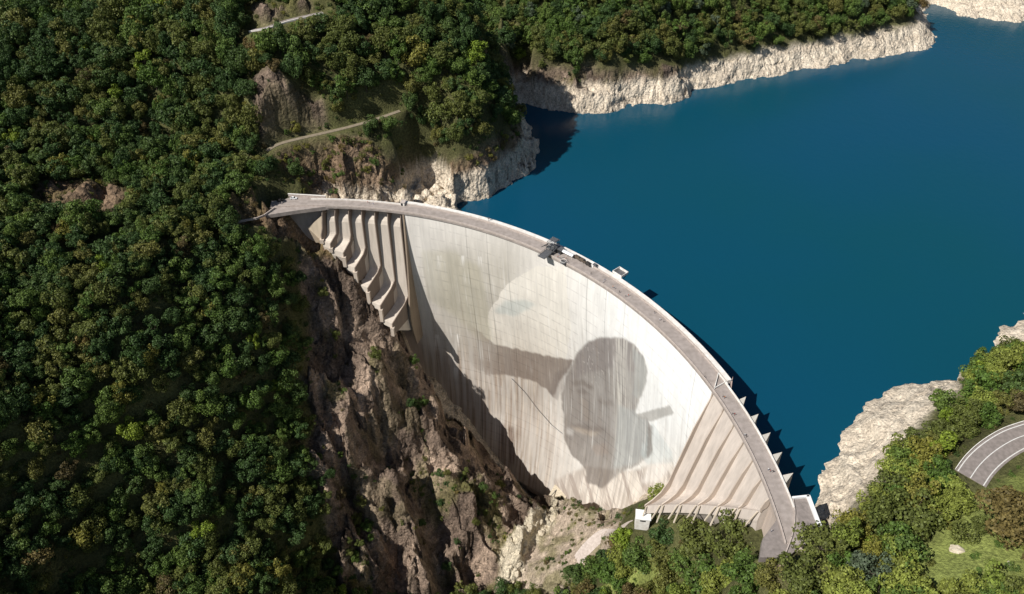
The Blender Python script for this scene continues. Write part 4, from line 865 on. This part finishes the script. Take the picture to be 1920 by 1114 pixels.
def crown_mesh(seed, form):
    r = np.random.default_rng(seed); V = []; n_l = {'round': 22, 'tall': 22, 'wide': 26, 'bush': 14, 'thin': 17}[form]; per = {'bush': 70}.get(form, 110)
    ax = {'round': (1, 1, .85), 'tall': (.78, .78, 1.25), 'wide': (1.15, 1.05, .7), 'bush': (1, 1, .6), 'thin': (.9, .9, 1.0)}[form]; ax = np.array(ax)
    out = []
    for k in range(n_l):
        d = r.normal(size=3); d /= np.linalg.norm(d); d[2] = d[2]*.9+.15; c = d*ax*r.uniform(.35, .8); lr_ = r.uniform(.2, .4)*(1.0 if form != 'thin' else .8)
        dd = r.normal(size=(per, 3)); dd[:, 2] += .35; dd += d*.5; dd /= np.linalg.norm(dd, axis=1)[:, None]
        p = c+dd*lr_*r.uniform(.72, 1.08, (per, 1))*np.array([1, 1, .85])
        nn = dd*1.0+r.normal(size=(per, 3))*.55; nn /= np.linalg.norm(nn, axis=1)[:, None]
        a = np.cross(nn, r.normal(size=(per, 3))); a /= np.linalg.norm(a, axis=1)[:, None]; b_ = np.cross(nn, a)
        s1 = r.uniform(.035, .072, (per, 1)); s2 = s1*r.uniform(.6, 1.0, (per, 1))
        q = np.stack([p-a*s1, p-b_*s2+nn*.01, p+a*s1*.9, p+b_*s2], 1); out.append(q.reshape(-1, 3))
    V = np.concatenate(out); Fc = np.arange(len(V)).reshape(-1, 4); return V, Fc
FORMS = ['round', 'tall', 'wide', 'thin', 'round', 'bush']
SHAPES = [crown_mesh(100+i, f) for i, f in enumerate(FORMS)]
protos = bpy.data.collections.new('tree_crowns'); CR = {}; order = []
for ti in range(len(TINT)):
    for si in range(len(FORMS)):
        V_, F_ = SHAPES[si]; o = mesh_obj('tree_crown', V_, F_, LM[ti]); C.objects.unlink(o); protos.objects.link(o); CR[(ti, si)] = o; order.append(o.name)
names_sorted = sorted(order); IDX = {k: names_sorted.index(o.name) for k, o in CR.items()}
tb = MB(); tb.tube((0, 0, -.35), (.03, .02, .75), .045, 7, .028); trunk_v = None
for a_ in range(5): an = a_*1.31; tb.tube((.01, .01, .25+.09*a_), (.42*math.cos(an), .42*math.sin(an), .75+.09*a_), .02, 5, .008)
trunk_o = tb.build('trunk', M['bark']); trunk_me = trunk_o.data; bpy.data.objects.remove(trunk_o)
# --- where they stand
def candidates(x0, x1, y0, y1, d, seed):
    r = np.random.default_rng(seed); gx = np.arange(x0, x1, d); gy = np.arange(y0, y1, d*.87); X, Y = np.meshgrid(gx, gy); X = X+(np.arange(len(gy)) % 2)[:, None]*d/2
    return (X+r.uniform(-.38, .38, X.shape)*d).ravel(), (Y+r.uniform(-.38, .38, X.shape)*d).ravel()
def _lower(x, y, k):              # nearer the valley than the road: crowns there would cover it
    w3 = ROADW[k]; return (y < np.interp(x, w3[:, 0], w3[:, 1])) & (k in ('upper', 'path'))
def dens_mask(x, y, pad, kind):
    z = height(x, y); qx_, qy_ = proj(np.stack([x, y, z], -1)); ok = (qx_ > -260) & (qx_ < 2180) & (qy_ > -170) & (qy_ < 1330)
    r_ = np.hypot(x-CX, y-CY); t_ = np.degrees(np.arctan2(x-CX, y-CY)); lk = (r_ > R0+3) & (y > 150)
    ok &= ~((r_ > R0-4-pad) & (r_ < R0+13+pad*.6) & (t_ > -8) & (t_ < 95))
    for (t, tl, rl, zl) in RW: ok &= ~((np.abs(t_-tl) < 3) & (r_ > rl-4-pad*.4) & (r_ < R0+5))
    for (t, tl, rl, zl) in LW: ok &= ~((np.abs(t_-tl) < 3) & (r_ > rl-6-pad*.7) & (r_ < R0+5))
    for k, (p_, z_, wd) in ROADS.items(): D, _z = seg_dist(x, y, ROADW[k]); ok &= D > wd/2+1+np.where(_lower(x, y, k), 3.4 if k == 'upper' else 1.9, 1)*pad*(1.0 if k in ('east', 'foot') else .9)
    for q in (NAPPY,): ok &= ~inpoly(x, y-pad*.3, [tuple(v[:2]) for v in q]); ok &= np.hypot(x-NAPPY[2][0], y-NAPPY[2][1]) > 5+pad; ok &= np.hypot(x-NAPPY[4][0], y-NAPPY[4][1]) > 6+pad*.5; ok &= np.hypot(x-NAPPY[3][0], y-NAPPY[3][1]) > 5+pad
    ok &= ~(lk & (z < np.where(y > 560, -6.5, -2.5)+1.5*np.sin(x*.1)) & ~((look(gapz, x, y) > .5) & (z > -21)))
    # not in front of the car park at the left end
    for q in ((500, 403), (545, 369), (610, 372)): a = at(q[0], q[1], 0); ok &= np.hypot(x-a[0], y-a[1]) > 5+pad*.6
    return ok, z, qx_, qy_, lk
pr_ = np.random.default_rng(5)
parts = []
for (x0, x1, y0, y1, d, sd_, rmin, rmax) in ((-430, 40, 90, 470, 7.0, 1, 4.6, 9.2), (40, 330, 90, 470, 7.0, 5, 5.2, 9.5), (-430, 120, 470, 760, 7.8, 2, 5.2, 10.0), (0, 560, 560, 940, 9.0, 3, 5.5, 9.5), (330, 520, 150, 560, 8.5, 4, 5, 8)):
    x, y = candidates(x0, x1, y0, y1, d, sd_); rr = pr_.uniform(rmin, rmax, len(x)); ok, z, qx_, qy_, lk = dens_mask(x, y, 3.5, 0)
    rk = look(rockf, x, y); gr = look(grass.astype(float), x, y); sc_ = look(scree.astype(float), x, y); bo_ = look(bof[..., 0], x, y)
    u = pr_.uniform(size=len(x)); vg_ = look(veg[..., 0], x, y); ok &= ~((rk > .35) & (u > np.where(inpoly(qx_, qy_, [(540, 820), (640, 850), (690, 960), (720, 1130), (540, 1130)]), .62, np.where(vg_ > .55, .38, .05)))) & ~((gr > .5) & (u > .06)) & ~((sc_ > .4)) & (bo_ < .1)
    if sd_ == 3: ok &= ~((x > 0) & (x < 150) & (y < 585))
    rr = np.where((rk > .35) | (gr > .5), rr*.6, rr)
    # keep the pale headland and the mound open; open glades
    ok &= ~inpoly(qx_, qy_, [(1040, 900), (1190, 900), (1235, 990), (1200, 1010), (1110, 1050), (1040, 1060)])
    gl = fbm(x*.02, y*.02, 0, 2, 401); ok &= ~((gl > .52) & (sd_ not in (2, 3))); ok &= ~inpoly(qx_, qy_, [(435, 380), (520, 385), (600, 425), (630, 480), (600, 505), (500, 478), (450, 445)]); ok &= ~inpoly(qx_, qy_, [(60, 350), (235, 365), (232, 412), (120, 415), (60, 395)]); wg = look(wood*woodg, x, y); ok &= ~((wg < -.22) & (pr_.uniform(size=len(x)) < .7))
    parts.append(np.stack([x, y, z, rr, qx_, qy_, np.full(len(x), sd_)], 1)[ok])
T = np.concatenate(parts)
# hand-placed crowns the photograph shows clearly (crown centre in the photo, crown radius m, tint, form)
SPEC = [(200, 512, 6.5, 3, 1, 'bright lime green tree standing out of the darker wood left of the dam'), (1722, 930, 7.1, 3, 2, 'bright lime green tree among olive ones between the lake bank and the curved road'),
 (1620, 1082, 8.7, 5, 0, 'silvery grey green tree at the bottom edge right of the dam road'), (1880, 985, 11.2, 4, 2, 'broad rusty brown tree on the grass slope below the curved road'),
 (238, 62, 6.5, 6, 0, 'yellowish tree near the top left, right of a green one'), (515, 130, 6.0, 4, 0, 'rusty brown tree on top of the dark rock cliff'), (555, 243, 4.0, 6, 1, 'small yellowish tree at the foot of the dark cliff above the hill path'),
 (1195, 1050, 10.1, 1, 0, 'rounded green tree beside the foot road below the small white hut'), (1150, 1085, 10.1, 1, 2, 'spreading green tree at the bottom edge left of the spillway trees'), (1100, 1095, 8.5, 2, 5, 'low olive bush at the bottom edge left of the spillway trees'),
 (1238, 1040, 9.0, 2, 0, 'olive green tree just below the dark one under the white hut'), (1278, 1066, 8.5, 1, 2, 'broad green tree below the leftmost dark tree under the spillway'), (1168, 1068, 8.0, 7, 0, 'light green rounded tree between the foot road and the bottom edge'), (1245, 1010, 9.0, 0, 0, 'dark green tree right below the white hut, leftmost under the lips'), (1300, 1020, 11.8, 2, 0, 'biggest olive green tree right under the lips of the right spillway'), (1362, 1025, 11.2, 2, 4, 'large olive green tree under the right spillway, next to the rocky verge'), (1395, 1085, 9.9, 1, 0, 'green tree at the bottom edge just left of the dam road end'), (1250, 1085, 10.2, 2, 2, 'wide olive tree at the bottom edge under the right spillway'), (1320, 1098, 10.5, 1, 4, 'dense green tree at the bottom edge under the biggest olive one'),
 (1530, 1040, 10.2, 2, 2, 'wide olive tree right of the end of the dam road'), (1490, 1092, 9.3, 2, 0, 'olive tree at the bottom edge by the end of the dam road'), (1570, 1070, 8.1, 1, 0, 'green tree between the olive one and the silvery one right of the road end'), (1700, 985, 12.1, 2, 0, 'tall round olive tree with brown tips in the middle of the east bank'), (1640, 990, 9.9, 2, 4, 'olive tree left of the tall round one on the east bank'), (1590, 1000, 8.5, 6, 2, 'yellowish tree on the bank right of the forecourt'),
 (1770, 770, 9.5, 1, 0, 'big green tree on the bank above the pale headland'), (1830, 742, 9.5, 1, 4, 'big green tree right of another above the pale headland'), (1895, 735, 10.1, 0, 2, 'wide dark green tree at the right edge above the road'), (1760, 830, 8.8, 2, 2, 'wide olive tree left of the curved road'), (1660, 930, 9.0, 2, 4, 'olive tree behind the pale headland'), (1800, 1000, 6.5, 2, 5, 'low olive bush on the grass near the white boulder')]
def march(px_, py_, t0=130.):
    d = ray(px_, py_); t = t0+np.arange(0, 900, 1.5); Q = np.array([0, 0, CAMH])[None]+d[None]*t[:, None]; below = Q[:, 2] < height(Q[:, 0], Q[:, 1])
    i = int(np.argmax(below)) if below.any() else len(t)-1; return Q[i]
sp_ = []
for (a, b_, r_, ti, si, lb) in SPEC:
    q = march(a, b_+ (8 if b_ > 600 else 6)); sp_.append((q[0], q[1], q[2], r_, a, b_, ti, si, lb))
sx = np.array([(s[0], s[1], s[3]) for s in sp_])
dd_ = np.hypot(T[:, None, 0]-sx[None, :, 0], T[:, None, 1]-sx[None, :, 1]); T = T[(dd_ > sx[None, :, 2]*.42+T[:, 3:4]*.5).all(1)]
# tints by region: patches, as in the photo
tn = fbm(T[:, 0]*.016, T[:, 1]*.016, 0, 2, 501); tu = pr_.uniform(size=len(T)); east = (T[:, 0] > 60) & (T[:, 1] < 420); farw = T[:, 6] == 3
tint = np.select([tu < .012, tu < .03, tu < .05, tu < .3+.3*(tn > .1)], [3, 6, 4, 2], np.where(tu < .62, 1, 0))
tint = np.where(east, np.select([tu < .07, tu < .13, tu < .17, tu < .38, tu < .84], [3, 6, 4, 2, 7], 1), tint)
tint = np.where(farw, np.select([tu < .03, tu < .08, tu < .5], [4, 5, 2], np.where(tu < .85, 1, 0)), tint)
form = pr_.choice([0, 0, 1, 2, 3, 4], len(T)); rot = pr_.uniform(0, 6.28, len(T)); crad = T[:, 3]
cz = T[:, 2]+crad*(.75+pr_.uniform(0, .5, len(T)))
# visibility: march from crown top to the camera
def visible(x, y, z):
    vis = np.ones(len(x), bool)
    for k in (4, 10, 18, 30, 45, 65, 90, 120, 160):
        L = np.sqrt(x*x+y*y+(CAMH-z)**2); f = k/L; X = x*(1-f); Y = y*(1-f); Zz = z+(CAMH-z)*f; vis &= Zz > height(X, Y)-.5
    return vis
pxr = crad*F/np.sqrt(T[:, 0]**2+T[:, 1]**2+(CAMH-T[:, 2])**2); qx_, qy_ = proj(np.stack([T[:, 0], T[:, 1], cz], -1))
inside = (qx_ > 8) & (qx_ < 1912) & (qy_ > 6) & (qy_ < 1108); vis = visible(T[:, 0], T[:, 1], cz+crad*.5)
score = np.where(inside & vis, pxr, 0); N_IND = 300-len(sp_); ind = np.argsort(-score)[:N_IND]; is_ind = np.zeros(len(T), bool); is_ind[ind] = True
def region(a, b_):
    if a > 1180 and b_ > 930 and a < 1460: return 'under the right spillway lips'
    if 1460 <= a and b_ > 980: return 'near the bottom right of the dam road'
    if a > 1780 and b_ > 840: return 'on grass right of the curved road'
    if a > 1460: return 'between the lake and curved road'
    if a > 1000 and b_ > 800: return 'beside the foot road'
    if a > 560 and b_ > 450: return 'on the dark gorge cliff'
    if b_ > 850: return 'in the bottom left corner wood' if a < 300 else 'at the bottom beside the cliff'
    if b_ > 420: return 'halfway down the left edge' if a < 220 else 'in the wood midway to the rocks' if a < 420 else 'in the wood beside the rocks'
    return 'above the left end of the dam'
def put(x, y, z, r_, rz, ti, si, zc, label, group):
    t = empty('bush' if si == 5 else ('tall_tree' if si == 1 else 'broadleaf_tree'), (float(x), float(y), float(z)), float(rz)); tag(t, label, 'bush' if si == 5 else 'tree', group)
    c = CR[(ti, si)].copy(); c.name = 'crown'; C.objects.link(c); c.parent = t; c.location = (0, 0, float(zc-z)); c.scale = (float(r_)*random.uniform(.88, 1.12), float(r_)*random.uniform(.88, 1.12), float(r_)*random.uniform(.85, 1.3))
    k = bpy.data.objects.new('trunk', trunk_me); C.objects.link(k); k.parent = t; k.scale = (float(r_), float(r_), float((zc-z))*1.25)
FN = ['rounded', 'tall narrow', 'wide spreading', 'thin crowned', 'dense rounded', 'low']
med = float(np.median(pxr[is_ind]))
for i in ind:
    rg = region(qx_[i], qy_[i]); szw = 'large' if pxr[i] > med*1.12 else 'medium' if pxr[i] > med*.95 else 'smaller'; f_ = int(form[i]); lb = f'{szw} {FN[f_]} {TINT[tint[i]]} tree {rg}'
    put(T[i, 0], T[i, 1], T[i, 2]-.5, crad[i], rot[i], int(tint[i]), f_, cz[i], lb, lb.replace(' tree ', ' trees '))
for (x, y, z, r_, a, b_, ti, si, lb) in sp_: put(x, y, z-.5, r_, a % 6, ti, si, z+r_*(.5 if si == 5 else .85), lb, None)
def scatter(name, pts, sc, rt, idx, szz=None):
    r_ = np.random.default_rng(len(pts)); sc = np.asarray(sc)[:, None]*np.stack([r_.uniform(.8, 1.15, len(pts)), r_.uniform(.8, 1.15, len(pts)), r_.uniform(.8, 1.4, len(pts))], 1)
    me = bpy.data.meshes.new(name); me.vertices.add(len(pts)); me.vertices.foreach_set('co', np.asarray(pts, np.float32).ravel())
    for an, arr, tp in (('size', sc, 'FLOAT_VECTOR'), ('turn', rt, 'FLOAT'), ('pick', idx, 'INT')):
        at_ = me.attributes.new(an, tp, 'POINT'); at_.data.foreach_set('vector' if tp == 'FLOAT_VECTOR' else 'value', np.asarray(arr, np.int32 if tp == 'INT' else np.float32).ravel())
    o = bpy.data.objects.new(name, me); C.objects.link(o)
    g = bpy.data.node_groups.new(name, 'GeometryNodeTree'); g.interface.new_socket('Geometry', in_out='INPUT', socket_type='NodeSocketGeometry'); g.interface.new_socket('Geometry', in_out='OUTPUT', socket_type='NodeSocketGeometry')
    n, l = g.nodes, g.links; gi = n.new('NodeGroupInput'); go = n.new('NodeGroupOutput'); ip = n.new('GeometryNodeInstanceOnPoints'); ci = n.new('GeometryNodeCollectionInfo')
    ci.inputs['Collection'].default_value = protos; ci.inputs['Separate Children'].default_value = True; ci.inputs['Reset Children'].default_value = True
    def attr(nm, tp): a_ = n.new('GeometryNodeInputNamedAttribute'); a_.data_type = tp; a_.inputs['Name'].default_value = nm; return a_.outputs['Attribute']
    cx = n.new('ShaderNodeCombineXYZ'); l.new(attr('turn', 'FLOAT'), cx.inputs['Z'])
    l.new(gi.outputs[0], ip.inputs['Points']); l.new(ci.outputs[0], ip.inputs['Instance']); ip.inputs['Pick Instance'].default_value = True
    l.new(attr('pick', 'INT'), ip.inputs['Instance Index']); l.new(cx.outputs[0], ip.inputs['Rotation']); l.new(attr('size', 'FLOAT_VECTOR'), ip.inputs['Scale']); l.new(ip.outputs[0], go.inputs[0])
    md = o.modifiers.new('scatter', 'NODES'); md.node_group = g; return o
rest = np.where(~is_ind)[0]; pick = np.array([IDX[(int(tint[i]), int(form[i]))] for i in rest])
o = scatter('forest', np.stack([T[rest, 0], T[rest, 1], cz[rest]], 1), crad[rest], rot[rest], pick); tag(o, 'dense mixed green and brown woodland covering the mountain slopes round the lake', 'forest', None, 'stuff')
print('trees', len(T), 'individual', int(is_ind.sum())+len(sp_), 'med px', med)
# undergrowth
ux, uy = candidates(-420, 330, 100, 620, 4.2, 9); ok, z, qa, qb, lk = dens_mask(ux, uy, 1.2, 1)
rk = look(rockf, ux, uy); gr = look(grass.astype(float), ux, uy); vg = look(veg[..., 0], ux, uy); bo_ = look(bof[..., 0], ux, uy); sl = look(slope, ux, uy); u = pr_.uniform(size=len(ux))
hbl = look(hb.astype(float), ux, uy); hbp = inpoly(qa, qb, ROCK_POLYS[4])
mound = inpoly(qa, qb, [(1055, 935), (1120, 930), (1145, 965), (1110, 985), (1060, 970)]); ok &= (bo_ < .2) & (mound & (u < .8)) | (bo_ < .2) & ((rk < .35) & (u < .85) | (rk >= .35) & ((vg > .3) & (u < .75) | (u < .04)) | (hbp & (u < .95))) & ~((gr > .5) & (u > .25))
ok &= ~inpoly(qa, qb, [(1010, 955), (1050, 955), (1020, 1040), (950, 1114), (900, 1114)])
ux, uy, z = ux[ok], uy[ok], z[ok]; tu = pr_.uniform(size=len(ux)); ut = np.select([tu < .06, tu < .2, tu < .55], [6, 4, 2], np.where(tu < .8, 1, 0)); hh = hbp[ok]; ut = np.where(hh, pr_.choice([4, 4, 2, 2, 6, 1], len(ux)), ut); us = pr_.uniform(.9, 2.8, len(ux))*np.where(hh, 1.5, 1); uf = pr_.choice([5, 5, 3], len(ux))
o = scatter('undergrowth', np.stack([ux, uy, z+us*.2], 1), us, pr_.uniform(0, 6.28, len(ux)), np.array([IDX[(int(a), int(b_))] for a, b_ in zip(ut, uf)])); tag(o, 'low scrub and bushes on the ground, ledges and banks', 'undergrowth', None, 'stuff')
